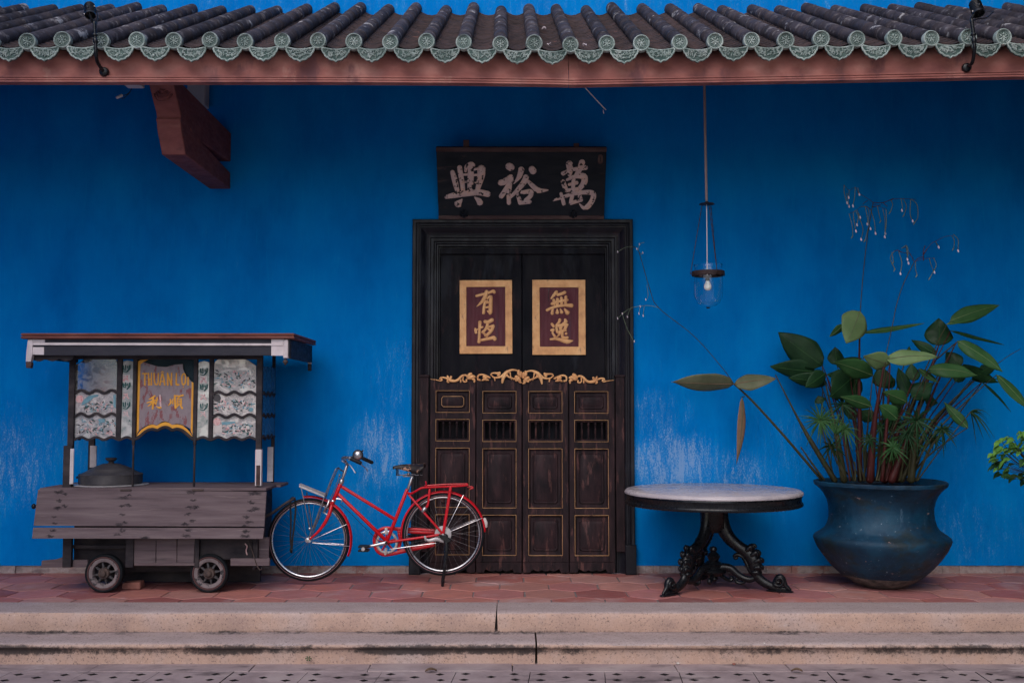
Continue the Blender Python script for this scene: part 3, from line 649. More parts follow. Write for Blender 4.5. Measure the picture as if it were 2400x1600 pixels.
for i in range(len(BX)-1):
    xa, xb = BX[i], BX[i+1]; xm = (xa+xb)/2; hw = (xb-xa)/2-.030; zf = (capz(xa)+capz(xb))/2
    rows = []; ns = 30
    for k in range(ns):
        for (u, dz) in ((k/ns, .007+rn.uniform(-.002,.002)), ((k+.97)/ns, .0)):
            y = lerp(YC+.015, .02, u); zc = lerp(zf, ZB-.005, u)
            rows.append([(xm+hw*s*1.1, y, zc-.010-.040*math.cos(s*math.pi/2)+dz) for s in (-1,-.7,-.35,0,.35,.7,1)])
    pm = MB(); pm.sheet(rows); pm.build('pan_tile', MT['pan'], H, ang=25)
    # drip tile: crescent with lobed lower edge
    hw2 = min(.099, (xb-xa)/2-.022); dr = MB(); yD = YC-.008
    top_ = [(s, -.040-.016*math.cos(s*math.pi/2)) for s in (1,.75,.5,.25,0,-.25,-.5,-.75,-1)]
    low_ = [(-1,-.048),(-.98,-.062),(-.92,-.078),(-.85,-.083),(-.77,-.100),(-.66,-.112),(-.57,-.113),(-.46,-.126),(-.32,-.132),(-.2,-.131),(-.08,-.138),(0,-.145)]
    low_ = low_+[(-s, z) for s, z in low_[::-1][1:]]
    jz = rn.uniform(-.003,.003); out = [(xm+s*hw2, yD, zf+z+jz) for s, z in low_+top_]
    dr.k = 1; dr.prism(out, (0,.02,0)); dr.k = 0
    dr.tube([(xm+s*hw2*.985, yD-.001, zf+z*.985+jz) for s, z in low_], .0062, 6)
    dr.tube([(xm+s*hw2, yD-.001, zf+z-.002+jz) for s, z in top_], .0055, 6)
    for _ in range(46):
        s = rn.uniform(-.75,.75); zz = lerp(-.060, -.060-.05*math.sqrt(max(0, 1-(s/.9)**2)), rn.random())
        a_ = rn.uniform(0, 3.1); l_ = rn.uniform(.006,.012); c = Vector((xm+s*hw2*.95, yD-.002, zf+zz+jz))
        dr.tube(spline([c-Vector((math.cos(a_)*l_,0,math.sin(a_)*l_)), c+Vector((0,-.003,rn.uniform(-.004,.004))), c+Vector((math.cos(a_)*l_,0,math.sin(a_)*l_))],2), .0032, 5)
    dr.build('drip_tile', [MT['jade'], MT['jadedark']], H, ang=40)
dk = MB(); 
dk.hexa([(-7,YFA+.055,capz(0)-.14),(7,YFA+.055,capz(0)-.14),(7,-.003,ZB-.12),(-7,-.003,ZB-.12),(-7,YFA+.055,capz(0)-.105),(7,YFA+.055,capz(0)-.105),(7,-.003,ZB-.085),(-7,-.003,ZB-.085)])
dk.build('eave_boarding', MT['ceiling'], H)
# ---- carved corbel: side profile read on its right face
xr = at(540, 443, 0).x; xl = at(491.5, 443, 0).x
SD = [(405,150),(406,194),(410,215),(415,240),(421,262),(423,277),(421,283),(424,296),(424,303),(428,320),(433,345),(435,363),(540,443),(540,405),(446,303),(452,318),(541,379),(544,315),(422,194),(404,172)]
def sidept(px, py):
    p = atx(px, py, xr); return (p.y, p.z)
front = [sidept(*q) for q in ((405,150),(406,194),(410,212),(416,238),(422,262),(424,275),(422,280),(424,290),(424,300),(427,318),(431,338),(434,355),(435,363))]
low = [sidept(540,443), sidept(540,405), sidept(446,305)]
upb = [sidept(450,318), sidept(541,379), sidept(544,315), sidept(425,194)]
cb = MB()
F_, Lw, U_ = front, low, upb
yb = .0
def clampy(p): return (min(p[0], -.001), p[1])
poly = [clampy(p) for p in F_+Lw+[(sidept(446,305)[0]+.02, sidept(446,305)[1]+.02)]+U_]
cb.prism([(xr, y, z) for y, z in poly], (xl-xr, 0, 0))
cb.build('corbel', MT['corbel'], H, ang=30, bevel=.008)
rl = MB()
for k in range(4):                                 # carved rings on the corbel face
    rr = .022+.020*k; yy = sidept(410,215)[0]
    P = [((xl+xr)/2+rr*math.cos(a)*.9, sidept(409+6*(1-math.sin(a))*rr*12, 215)[0]-.004, sidept(410,206)[1]-rr*math.sin(a)*1.3) for a in [math.pi*j/10 for j in range(11)]]
    rl.tube(P, .005, 6)
rl.build('corbel_carving', MT['corbel'], H)
wb = MB(); p0 = at(440,150,-.12); p1 = at(481,247,-.12); wb.box(p0.x, p1.x, -.12, -.002, p1.z, p0.z+.3); wb.box(p1.x-.035, p1.x-.004, -.135, -.121, p1.z, p0.z+.3)
wb.build('white_batten', MT['plainwhite'], H, bevel=.004)
# ================================================================== writing helper: brush strokes raised on a plane
def strokes(mb, S, ox, oy, k, o, n, sq=.45, lift=0.0, wide=1.0, seg=4, nn=10):
    n = Vector(n).normalized(); j = 0
    for st in S:
        P = [onplane(ox+q*k, oy+r*k, o, n)+n*(lift+.0007*(j % 4)) for q, r, _ in st]; j += 1
        rr = [w*k*mpp(P[0])*wide for _, _, w in st]
        mb.tube(spline(P, seg), rspline(rr, seg), nn, nor=n, sq=sq)
# ---- name board over the door, leaning out at the top
o0 = at(1222, 514, -.07); t0 = at(1222, 344, -.30); v = (t0-o0).normalized(); xdir = Vector((1,0,0)); nb = v.cross(xdir); nb = nb if nb.y < 0 else -nb
S_ = thing('name_board', tuple(o0), 'dark weathered name board with three flaking silvery characters, leaning out above the door', 'sign')
def qb(px, py, d=0): return onplane(px, py, o0, nb)+nb*d
bd = MB(); cor = [qb(1028,514), qb(1416,514), qb(1422,345), qb(1022,345)]
bd.hexa([cor[0]-nb*.05, cor[1]-nb*.05, cor[1], cor[0], cor[3]-nb*.05, cor[2]-nb*.05, cor[2], cor[3]])
bdo = bd.build('board', MT['signwood'], S_, bevel=.005)
for (pa, pb) in (((1022,345),(1422,357)), ((1028,505),(1416,514))):
    ed = MB(); a, b_, c_, d_ = qb(pa[0],pb[1]-1,.001), qb(pb[0],pb[1]-1,.001), qb(pb[0],pa[1],.001), qb(pa[0],pa[1],.001)
    if pa[1] > 450: a, b_, c_, d_ = qb(pa[0],pb[1],.001), qb(pb[0],pb[1],.001), qb(pb[0],pa[1],.001), qb(pa[0],pa[1],.001)
    ed.hexa([a-nb*.052, b_-nb*.052, b_+nb*.009, a+nb*.009, d_-nb*.052, c_-nb*.052, c_+nb*.006, d_+nb*.006])
    ed.build('edge_strip', MT['signedge'], S_, bevel=.005)
CH_XING = [[(320,440,28),(345,520,36),(365,600,34),(385,680,28)],[(412,380,30),(425,470,32),(445,580,30),(455,680,28)],[(487,440,14),(500,380,26),(555,345,30),(590,365,24)],
 [(555,370,36),(552,500,40),(545,680,36)],[(685,395,52),(683,480,50),(660,580,38),(637,670,28)],[(590,415,14),(655,400,16)],[(590,485,15),(650,478,15)],[(590,585,13),(645,580,13)],[(440,480,14),(540,475,15)],[(450,575,12),(540,562,13)],
 [(240,758,24),(350,735,36),(500,715,36),(650,700,38),(775,722,38)],[(450,785,8),(405,830,38),(390,850,50)],[(600,760,8),(650,800,34),(672,835,40)]]
CH_YU = [[(1020,370,44),(1065,392,48)],[(918,582,36),(985,562,42),(1060,500,30)],[(1062,505,26),(1050,570,34),(990,670,33),(930,755,30)],[(1045,600,26),(1030,720,28),(1030,838,27)],[(1188,405,38),(1160,500,32),(1092,590,7)],[(1310,400,40),(1340,440,44)],
 [(1248,500,36),(1220,570,36),(1130,680,29),(1050,762,16)],[(1270,560,20),(1330,620,30),(1400,675,36),(1520,672,9)],[(1138,720,24),(1158,780,26),(1172,838,26)],[(1185,702,24),(1300,690,32),(1300,745,28),(1235,802,24)],[(1170,832,24),(1300,818,25)]]
CH_WAN = [[(1785,335,44),(1797,420,38),(1790,490,22)],[(1950,315,38),(1920,400,36),(1865,505,28)],[(1702,465,28),(1830,415,22),(2000,388,30)],[(1705,560,30),(1735,640,30),(1758,682,26)],[(1755,545,16),(1860,500,26),(1965,500,42),(1975,570,40),(1915,655,28)],[(1745,677,22),(1920,655,25)],[(1780,603,18),(1885,578,24)],[(1840,525,24),(1830,700,26),(1805,825,24)],
 [(1585,802,12),(1690,765,22),(1830,720,24),(1990,698,28),(2085,715,34),(2075,800,34),(2015,880,34),(1965,893,22),(1915,845,8)],[(1682,712,20),(1702,780,24),(1720,850,24)],[(1800,835,26),(1880,812,22),(1935,795,24)],[(1915,740,24),(1935,800,26)]]
for CHR, wx in ((CH_XING, 1.0), (CH_YU, 1.0), (CH_WAN, 1.0)):
    m = MB(); strokes(m, CHR, 1000, 320, .18707, o0, nb, sq=.32, lift=.001, wide=wx); m.build('character', MT['flaked'], S_)
for (px, py) in ((1087.5, 501), (1343.5, 502)):        # wooden rosettes near the lower edge
    c = qb(px, py, .002); r0 = 10*mpp(c); m = MB()
    m.lathe([(r0,0),(r0*.95,.006),(r0*.75,.008),(r0*.7,.005),(r0*.3,.006),(0,.014)], c, 18, nb, v)
    for k in range(6):
        d = Matrix.Rotation(2*math.pi*k/6, 3, nb) @ v; m.tube([c+d*r0*.25+nb*.006, c+d*r0*.7+nb*.011, c+d*r0*.95+nb*.006], [.004,.011,.005], 6)
    m.build('rosette', MT['signwood'], S_)
for (px, w) in ((1092.5, 14), (1351, 13)):
    c = qb(px, 345, -.02); m = MB(); h = (16 if px < 1200 else 8)*mpp(c)
    m.box(c.x-w/2*mpp(c), c.x+w/2*mpp(c), c.y-.012, c.y+.012, c.z-.01, c.z+h); m.build('hanging_lug', MT['signedge'], S_, bevel=.003)
m = MB(); strokes(m, [[(2160,245,14),(2190,245,14),(2192,320,14),(2160,325,14),(2158,260,12)]], 1000, 320, .18707, o0, nb, sq=.2); m.build('seal_mark', MT['signedge'], S_)
# ---- two gilded plaques on the upper door leaves
YP = .113
C_YOU = [[(440,418,24),(560,388,24),(690,352,24),(750,330,32),(775,358,28)],[(632,335,38),(605,430,38),(540,530,30),(446,614,7)],[(602,525,24),(580,640,28),(575,738,28)],[(640,470,16),(705,430,34),(705,560,36),(700,728,36)],[(700,740,30),(640,690,9)],[(615,545,18),(690,530,20)],[(618,632,17),(690,615,20)],[(590,520,16),(650,505,14)]]
C_HENG = [[(508,892,34),(500,1050,24),(494,1180,24),(490,1270,32)],[(425,1018,22),(437,1095,26)],[(410,1055,14),(470,1030,12)],[(500,1010,18),(560,985,20)],[(595,888,32),(660,897,36),(738,855,36)],[(650,935,26),(610,1030,24),(550,1088,24)],[(600,1150,22),(650,1125,28),(715,1060,30),(755,968,30)],[(640,1005,20),(710,1065,20)],[(665,990,18),(760,960,24)],[(575,1095,22),(640,1165,22)],[(530,1228,26),(640,1208,28),(770,1180,34)],[(775,1205,42),(785,1205,42)]]
C_WU = [[(545,340,32),(485,415,26),(442,468,14)],[(560,400,28),(640,378,30),(700,352,32)],[(455,565,30),(600,515,26),(750,490,26)],[(490,485,26),(503,580,24)],[(560,468,28),(560,590,26)],[(632,450,28),(638,570,26)],[(715,428,28),(708,560,28)],[(365,680,28),(500,622,24),(680,592,26),(828,595,40)],[(475,660,20),(462,745,32)],[(555,665,14),(557,730,36)],[(610,650,8),(640,722,34)],[(690,655,16),(748,732,46)]]
C_YI = [[(455,930,26),(495,980,26)],[(440,1052,18),(490,1035,26),(470,1090,18),(515,1165,24)],[(430,1215,20),(560,1208,28),(740,1255,44),(845,1238,10)],[(605,850,28),(590,900,26),(530,945,8)],[(700,848,22),(712,895,34),(640,940,18)],[(540,965,28),(640,955,26),(745,948,26)],[(540,990,26),(560,1085,26)],[(725,960,30),(690,1040,28)],[(560,1092,24),(640,1062,26),(720,1050,18)],[(640,960,20),(620,1060,22)],[(622,1072,22),(590,1130,20),(535,1185,10)],[(655,1080,24),(650,1165,26),(700,1188,26),(750,1180,24)],[(715,1108,26),(725,1112,26)],[(600,985,18),(620,1060,18)]]
for (ox, fr_, inn, C1, C2, lab, crack) in (
   (1060, [(1077.3,656.6),(1200.2,656.2),(1201.2,828.8),(1077,829)], [(1093,672.5),(1184,672),(1184.5,811),(1093,811)], C_YOU, C_HENG, 'gilt framed maroon plaque reading 有恆, on the left leaf of the door', None),
   (1235, [(1247.5,655.5),(1372,655.5),(1373,831.5),(1247.8,831.5)], [(1264.5,673.5),(1356,673.5),(1356,812),(1265.5,812)], C_WU, C_YI, 'gilt framed maroon plaque reading 無逸, on the right leaf of the door', 1)):
    c0 = at((fr_[0][0]+fr_[1][0])/2, fr_[2][1], YP)
    P_ = thing('door_plaque', tuple(c0), lab, 'plaque', 'gilded plaques on the door leaves')
    pn = MB(); I = [at(px, py, YP-.012) for px, py in inn]; pn.hexa([I[3], I[2], I[2]+Vector((0,.011,0)), I[3]+Vector((0,.011,0)), I[0], I[1], I[1]+Vector((0,.011,0)), I[0]+Vector((0,.011,0))])
    pn.build('panel', MT['maroon'], P_)
    fm = MB(); O = [at(px, py, YP-.022) for px, py in fr_]; I2 = [at(px, py, YP-.020) for px, py in inn]
    vs = O+I2+[p+Vector((0,.021,0)) for p in O]+[p+Vector((0,.012,0)) for p in I2]
    fm.add(vs, [(i, (i+1) % 4, 4+(i+1) % 4, 4+i) for i in range(4)]+[(i, 8+i, 8+(i+1) % 4, (i+1) % 4) for i in range(4)]+[(4+i, 4+(i+1) % 4, 12+(i+1) % 4, 12+i) for i in range(4)])
    fm.build('frame', MT['gold'], P_, bevel=.003)
    oo = at(1200, 740, YP-.013)
    for CC in (C1, C2):
        m = MB(); strokes(m, CC, ox, 640, .12760, oo, (0,-1,0), sq=.35); m.build('character', MT['gold'], P_)
    if crack:
        m = MB(); strokes(m, [[(405,275,7),(400,420,5),(402,520,4)]], ox, 640, .1276, oo, (0,-1,0), sq=.15); m.build('crack', MT['iron'], P_)
# ================================================================== hanging bell lamp
YL = -1.0
lc = at(1660, 640, YL); k = mpp(lc)
L_ = thing('pendant_lamp', (lc.x, YL, lc.z-.27), 'glass bell lamp hanging by a long pipe and three chains from the eave', 'lamp')
def lp(px, py, dy=0): return at(px, py, YL+dy)
m = MB(); P = spline([lp(1650.5,150), lp(1651,200), lp(1653,330), lp(1656,470)], 6); m.tube(P, .0105, 10); m.build('pipe', MT['pipe'], L_)
m = MB(); m.lathe([(0,.012),(.012,.012),(.016,.004),(.055,-.004),(.062,-.010),(.055,-.012),(.0,-.008)], lp(1656.5,476), 24); m.build('smoke_disc', MT['ironlamp'], L_)
m = MB(); m.tube(spline([lp(1656,480), lp(1657,560), lp(1657.5,640), lp(1658,652)], 5), .0036, 8); m.build('cable', MT['cable'], L_)
RG = 36*k; rc = lp(1660, 641)
for i_, (pt, (dx, dy)) in enumerate(((lp(1645,482,-.01), (-1.2,-.35)), (lp(1662,482,-.03), (.35,-1.12)), (lp(1666,482,.02), (.74,.75)))):
    e = rc+Vector((dx*RG, dy*RG, .004)); pts = [pt.lerp(e, t/24) for t in range(25)]
    m = MB(); m.tube(pts, [.0036 if t % 2 else .0022 for t in range(25)], 6); m.tube(spline([e, e+Vector((0,0,-.01)), rc+Vector((dx*RG*.97, dy*RG*.97, -.012))], 3), .004, 6); m.build('chain', MT['ironlamp'], L_)
m = MB(); m.lathe([(RG*1.02,.018),(RG*1.06,.016),(RG*1.06,-.018),(RG*1.02,-.020),(RG*.985,-.018),(RG*.985,.016),(RG*1.02,.018)], rc, 40); m.build('ring', MT['ironlamp'], L_)
m = MB(); zz = lambda py: (lp(1660, py)-rc).z
po = [(RG*.93, zz(620)),(RG*.90, zz(628)),(RG*.90, zz(636)),(RG*.94, zz(646)),(RG*.95, zz(665)),(RG*.95, zz(685)),(RG*.90, zz(698)),(RG*.74, zz(710)),(RG*.45, zz(717)),(RG*.16, zz(720)),(.006, zz(721))]
pin = [(max(r-.0022, .004), z+(.0022 if i > 6 else 0)) for i, (r, z) in enumerate(po)]
m.lathe(po+pin[::-1]+[po[0]], rc, 40); gb = m.build('glass_bell', MT['glass'], L_, ang=60)
bm = bmesh.new(); bm.from_mesh(gb.data); bmesh.ops.remove_doubles(bm, verts=bm.verts, dist=.0002); bmesh.ops.recalc_face_normals(bm, faces=bm.faces); bm.to_mesh(gb.data); bm.free()
m = MB(); b0 = lp(1658.5, 672); m.lathe([(0,-.030),(.016,-.027),(.027,-.014),(.030,.0),(.028,.014),(.020,.030),(.014,.042),(.014,.048)], b0, 20); m.build('bulb', MT['bulb'], L_, ang=60)
m = MB(); m.lathe([(.015,.046),(.018,.048),(.018,.085),(.008,.092),(.004,.094)], b0, 16); m.build('bulb_socket', MT['grip'], L_)
m = MB(); m.lathe([(0,-.010),(.012,-.008),(.016,-.004),(.010,.002),(0,.002)], lp(1660, 720), 16); m.build('finial', MT['ironlamp'], L_)
# ================================================================== spotlights clamped to the fascia
def spot(base, arm, joint, h0, h1, rad, cord, label):
    Yb = YFA-.02; b0 = at(*base, Yb); T = thing('spotlight', tuple(b0), label, 'spotlight', 'spotlights clamped along the eave')
    m = MB(); m.lathe([(0,-.022),(.018,-.022),(.030,-.014),(.034,0),(.034,.006)], b0, 20, (0,1,0)); m.build('wall_plate', MT['iron'], T)
    P = [b0+Vector((0,-.015,0))]+[at(px, py, y) for px, py, y in arm]; m = MB(); m.tube(spline(P, 6), .0125, 10)
    m.build('arm', MT['iron'], T)
    q = at(*arm[-3][:2], arm[-3][2]); w = at(*arm[-2][:2], arm[-2][2]); m = MB(); m.tube([q.lerp(w, .0), q.lerp(w, .45)], .017, 10); m.tube([w, w.lerp(q, .12)], .019, 10); m.build('clamp', MT['iron'], T)
    a, c = at(*h0), at(*h1); ax = (c-a); Lh = ax.length
    m = MB(); pf = [(0,0),(rad*.75,.002),(rad*.95,.012)]
    for i in range(6): z = .02+i*.013; pf += [(rad*.95, z), (rad*1.04, z+.002), (rad*1.04, z+.006), (rad*.95, z+.008)]
    pf += [(rad*1.0, .10), (rad*1.02, Lh), (rad*.9, Lh), (rad*.85, Lh-.02), (0, Lh-.025)]
    m.lathe(pf, a, 24, ax)
    m.build('lamp_head', MT['iron'], T)
    side = ax.cross(Vector((0,1,0))).normalized(); mid = a.lerp(c, .45); j = at(*joint)
    m = MB(); m.tube(spline([j, j.lerp(mid+Vector((0,-rad*1.2,0)), .6), mid+Vector((0,-rad*1.25,0))], 4), .010, 8); m.ell(mid+Vector((0,-rad*1.2,0)), (.010,.008,.010)); m.build('bracket', MT['iron'], T)
    for (u, s) in ((.35, 1), (.8, -1), (.3, -.2)):
        m = MB(); m.ell(a.lerp(c, u)+side*rad*s+Vector((0,-rad*.5*(1.5-abs(s)),0)), (.0055,.0055,.0055), 8, 5); m.build('screw', MT['cream'], T)
    m = MB(); m.tube(spline([at(*p) for p in cord], 5), .0045, 6); m.build('cord', MT['iron'], T)
spot((243.6,168.5), [(229,147,-2.06),(225,128,-2.12),(224,100,-2.13),(222.5,82,-2.13),(221,52,-2.13)], (216,50,-2.13), (210,10,-2.10), (211.5,37,-2.15), .036,
     [(224,90,-2.125),(226,60,-2.11),(229,42,-2.08),(226,26,-2.06),(220,16,-2.08)], 'black spotlight on a bent arm clamped to the eave, above the cart')
spot((2265.5,159), [(2279,146,-2.06),(2283.6,118,-2.12),(2283,100,-2.13),(2281.5,80,-2.13),(2277,46,-2.13)], (2277,44,-2.13), (2283,4,-2.10), (2294,33,-2.15), .040,
     [(2283,48,-2.12),(2292,45,-2.08),(2312,42,-2.0),(2328,28,-1.95)], 'black spotlight on a bent arm clamped to the eave, above the big potted plant')
# ================================================================== small things under the eave and lying about
m = MB(); m.tube(spline([at(1362,195,-1.2), at(1392,228,-1.15), at(1420,258,-1.1)], 4), .0045, 8); o = m.build('thin_rod', MT['cable'])
tag(o, 'thin white rod slanting down out of the eave, above the name board', 'rod')
m = MB(); m.tube([at(1413.5,258,-1.1), at(1415,266,-1.1)], .004, 6); m.build('tip', MT['petal'], o)
cb0 = at(273, 228, -1.3); C_ = thing('dangling_connector', tuple(cb0), 'white plug on loose dark wires dangling under the eave, left of the corbel', 'wire')
m = MB(); m.tube(spline([at(309,200,-1.3), at(307,212,-1.3), at(298,221,-1.3), at(286,225,-1.3)], 4), .003, 6); m.tube(spline([at(309,200,-1.3), at(305,216,-1.29), at(292,229,-1.3), at(284,232,-1.3)], 4), .0025, 6); m.build('wire', MT['iron'], C_)
m = MB(); a, c = at(274,229,-1.3), at(286,224,-1.3); m.tube([a, c], .012, 8); m.build('plug', MT['cream'], C_)
m = MB(); a, c = at(289,186,-1.6), at(328,198.5,-1.6); m.box(a.x, c.x, -1.62, -1.50, c.z, a.z+.05); tag(m.build('light_batten', MT['cream'], bevel=.006), 'white light batten fixed under the eave beside the corbel', 'light fitting')
rn = random.Random(5)
def pebble(px, py, z, s, mat, label, name='pebble', cat='pebble', group='pebbles along the lower step'):
    c = atz(px, py, z); bmx = bmesh.new(); bmesh.ops.create_icosphere(bmx, subdivisions=2, radius=s)
    for vv in bmx.verts: vv.co *= 1+rn.uniform(-.18,.18); vv.co.z *= .65
    me = bpy.data.meshes.new(name); bmx.to_mesh(me); bmx.free(); me.materials.append(mat)
    for p in me.polygons: p.use_smooth = True
    o = bpy.data.objects.new(name, me); o.location = c+Vector((0,0,s*.5)); COL.objects.link(o); return tag(o, label, cat, group)
for px, py, s in ((274,1551,.008),(294,1552,.007),(311,1552,.007),(588,1550,.009)):
    pebble(px, py, -.288, s, MT['stonebits'], 'small white pebble lying at the foot of the lower step, left of the joint')
pebble(1589,1555,-.288,.011, MT['stonebits'], 'white pebble at the foot of the lower step, below the marble table')
pebble(1791,1508,-.142,.008, MT['stonebits'], 'tiny white chip lying on the edge of the lower step', 'stone_chip', 'chip')
pebble(1720,1557,-.288,.012, MT['brickred'], 'red brick crumb at the foot of the lower step', 'brick_crumb', 'crumb')
def flat_leaf(c, L, wd, az, mat, name, label, cat, group=None):
    m = MB(); rows = []
    for i in range(7):
        t = i/6; h = wd*math.sin(math.pi*min(1, t*.96+.02))**.7; z = .006+.012*math.sin(t*3)
        rows.append([Vector((L*(t-.5), s*h, z+abs(s)*.01)) for s in (-1,0,1)])
    rm = Matrix.Rotation(az, 3, 'Z'); rows = [[c+rm @ p for p in r] for r in rows]
    m.sheet(rows); return tag(m.build(name, mat, solid=.0012), label, cat, group)
flat_leaf(atz(1010,1575,-.288), .075, .022, .2, MT['leafdry'], 'fallen_leaf', 'curled dry brown leaf lying on a pierced drain slab', 'leaf')
flat_leaf(atz(1868,1575,-.288), .07, .015, -.3, MT['leafdry'], 'fallen_leaf', 'thin dry brown leaf on the drain slabs, right of the table', 'leaf')
m = MB(); c = at(724, 1543, -2.02)
for k in range(6):
    a = k*1.05; m.sheet([[c+Vector((math.cos(a+s*.5)*r_, -.012-r_*.3, .006+math.sin(a+s*.5)*r_*.8)) for s in (-.5,0,.5)] for r_ in (.002,.012,.022)])
tag(m.build('weed', MT['leafmid'], solid=.001), 'tiny green weed sprouting from the riser of the lower step', 'weed')
for i_, (px, py, y, lab) in enumerate(((1275,58,-1.10,'white fallen petal highest on the roof tiles'),(1287,99,-1.95,'white fallen petal on the roof tiles beside the middle end cap'),(1370,107,-1.98,'white fallen petal lowest on the roof tiles, right of the others'))):
    p = at(px, py, y); x = p.x; t = (y-YC)/(.02-YC); i = max(j for j in range(len(BX)) if BX[j] < x); zf = (capz(BX[i])+capz(BX[i+1]))/2
    xm = (BX[i]+BX[i+1])/2; s = (x-xm)/((BX[i+1]-BX[i])/2-.03)/1.1
    z = lerp(zf, ZB-.005, t)-.010-.040*math.cos(s*math.pi/2)+.012
    o = flat_leaf(Vector((x, y, z)), .036, .015, i_*1.1, MT['petal'], 'fallen_petal', lab, 'petal', 'petals fallen on the roof')
# ================================================================== the hawker's cart
YP_ = -.88; YR = -1.10
def Z1(q, r, Y=YP_): return at(140+q*.14665, 820+r*.14668, Y)
def Z2(q, r, Y=YP_): return at(440+q*.14665, 820+r*.14668, Y)
def C4(q, r, Y): return at(q*.4272, 750+r*.4273, Y)
cx0 = at(370, 1300, -.6).x
K = thing('food_cart', (cx0, -.62, 0), 'old wooden hawker food cart with painted mirror panels and a flat roof', 'food cart')
# roof
xa, xb = C4(150, 90, YR).x, C4(1594, 90, YR).x; zt, zb_ = C4(800, 73, YR).z, C4(800, 103, YR).z; zl = C4(800, 194, YR).z; YB_ = -.22
m = MB(); m.box(xa, xb, YR+.02, YB_, zt-.03, zt-.005); m.build('roof_board', MT['navy'], K, bevel=.004)
m = MB()
for (a, c) in (((xa-.03, YR-.03), (xb+.012, YR-.03)), ((xb+.012, YR-.03), (xb+.012, YB_)), ((xa-.03, YB_), (xa-.03, YR-.03))):
    pass
def edge_profile(d):     # two beaded steps
    h = zt-zb_; return [(0, zb_), (.030-d, zb_), (.036-d, zb_+h*.22), (.030-d, zb_+h*.45), (.024-d, zb_+h*.5), (.032-d, zb_+h*.6), (.036-d, zb_+h*.8), (.028-d, zt), (0, zt)]
pf = edge_profile(0)
m.sheet([[(xa-.0-u, YB_, z), (xa-u, YR+.0-u, z), (xb+u, YR-u, z), (xb+u, YB_, z)] for u, z in pf]); m.build('roof_edge', MT['redtrim'], K, ang=25)
m = MB(); m.box(xa+.01, xb-.006, YR, YR+.03, zl, zb_-.001); m.box(xb-.030, xb-.002, YR+.032, YB_+.02, zl-.02, zb_-.001); m.box(xa+.004, xa+.03, YR+.032, YB_+.02, zl-.02, zb_-.001); m.build('roof_fascia', MT['navy'], K, bevel=.003)
m = MB(); q = [C4(178,123,YR-.012), C4(1550,128,YR-.012), C4(1550,140,YR-.012), C4(178,137,YR-.012)]; m.prism(q, (0,.011,0)); m.build('white_strip', MT['white'], K, bevel=.002)
for Q in ([(178,105),(246,106),(246,122),(176,121)], [(178,148),(241,148),(241,190),(176,189)]):
    m = MB(); m.prism([C4(*p, YR-.006) for p in Q], (0,.005,0)); m.build('white_patch', MT['white'], K, bevel=.001)
m = MB(); m.prism([C4(*p, YR-.007) for p in ((1488,105),(1556,105),(1556,195),(1488,195))], (0,.006,0)); m.build('white_patch', MT['white'], K, bevel=.001)
def hanger(P, tail, rear=0):
    m = MB(); m.prism([C4(*p, YR-.014) for p in P], (0,.045,0)); o = m.build('corner_drop', MT['white'], K, bevel=.004)
    if tail:
        m = MB(); m.prism([C4(*p, YR-.013) for p in tail], (0,.043,0)); m.build('drop_tip', MT['signedge'], o, bevel=.004)
hanger([(152,106),(178,106),(176,190),(168,228),(140,228),(144,170)], [(140,229),(168,229),(172,240),(166,264),(142,262)])
hanger([(1557,107),(1580,107),(1580,208),(1553,208)], None)
for (px, py, Y) in ((1566,212,YR+.008),):
    c = C4(px, py, Y); m = MB(); m.lathe([(.016,.0),(.010,-.008),(.018,-.016),(.020,-.026),(.012,-.036),(.006,-.046),(0,-.05)], c, 16); m.build('finial', MT['hub'], K)
xr_ = xb-.002
m = MB(); p0 = atx(1692*.4272, 750+155*.4273, xr_); m.box(xr_-.03, xr_, YB_-.02, YB_+.02, zl-.03, zb_-.001); o = m.build('corner_drop', MT['white'], K, bevel=.003)
m = MB(); m.box(xr_-.03, xr_-.002, YB_-.02, YB_+.02, zl-.09, zl-.031); m.build('drop_tip', MT['darkwood'], o, bevel=.006)
m = MB(); n = 22; P = [(xa+.02, -1.06, zl+.002)]                      # ragged scalloped valance under the roof
for i in range(n+1):
    u = i/n; P.append((lerp(xa+.02, C4(400,200,-1.06).x, u), -1.06, zl-.012-.020*abs(math.sin(u*math.pi*3))-.012*(1-u*.2)))
P.append((C4(400,200,-1.06).x, -1.06, zl+.002)); m.prism(P, (0,.012,0)); m.build('valance', MT['darkwood'], K)
m = MB(); m.box(C4(392,210,-.88).x, C4(1420,210,-.88).x, -.90, -.845, C4(800,214,-.9).z, zl+.03); m.build('top_rail', MT['darkwood'], K, bevel=.003)
# posts
zc_ = C4(800, 918, -1.0).z-.002
def post(px0, px1, Y, py0, name='post', mat='darkwood', w=.03, py1=None):
    a, c = at(px0, 900, Y).x, at(px1, 900, Y).x; m = MB(); z1 = at(px0, py0, Y).z; z0_ = zc_ if py1 is None else at(px0, py1, Y).z
    m.box(a, c, Y, Y+w, z0_, z1); return m.build(name, MT[mat], K, bevel=.004)
post(160.5,174.5,-.905,826); post(152,172,-.925,1044,'post_sleeve','darkwood',.045); 
post(601,614.5,-.905,826); post(210,224,-.44,826); post(637,644,-.44,826)
for (a, c, Y, t, b_, mt) in ((164.5,171,-.931,1051,1134,'white'),(598.5,612,-.925,1053,1138,'white'),(600.5,609,-.930,1090,1137,'signedge'),(211,225,-.445,1044,1095,'white'),(627,639.5,-.445,1047,1128,'white')):
    A, B_ = at(a, t, Y), at(c, b_, Y); m = MB(); m.box(A.x, B_.x, Y, Y+.012+(.03 if mt == 'white' and a > 590 else 0), B_.z, A.z); m.build('white_facing' if mt == 'white' else 'bare_patch', MT[mt], K, bevel=.002)
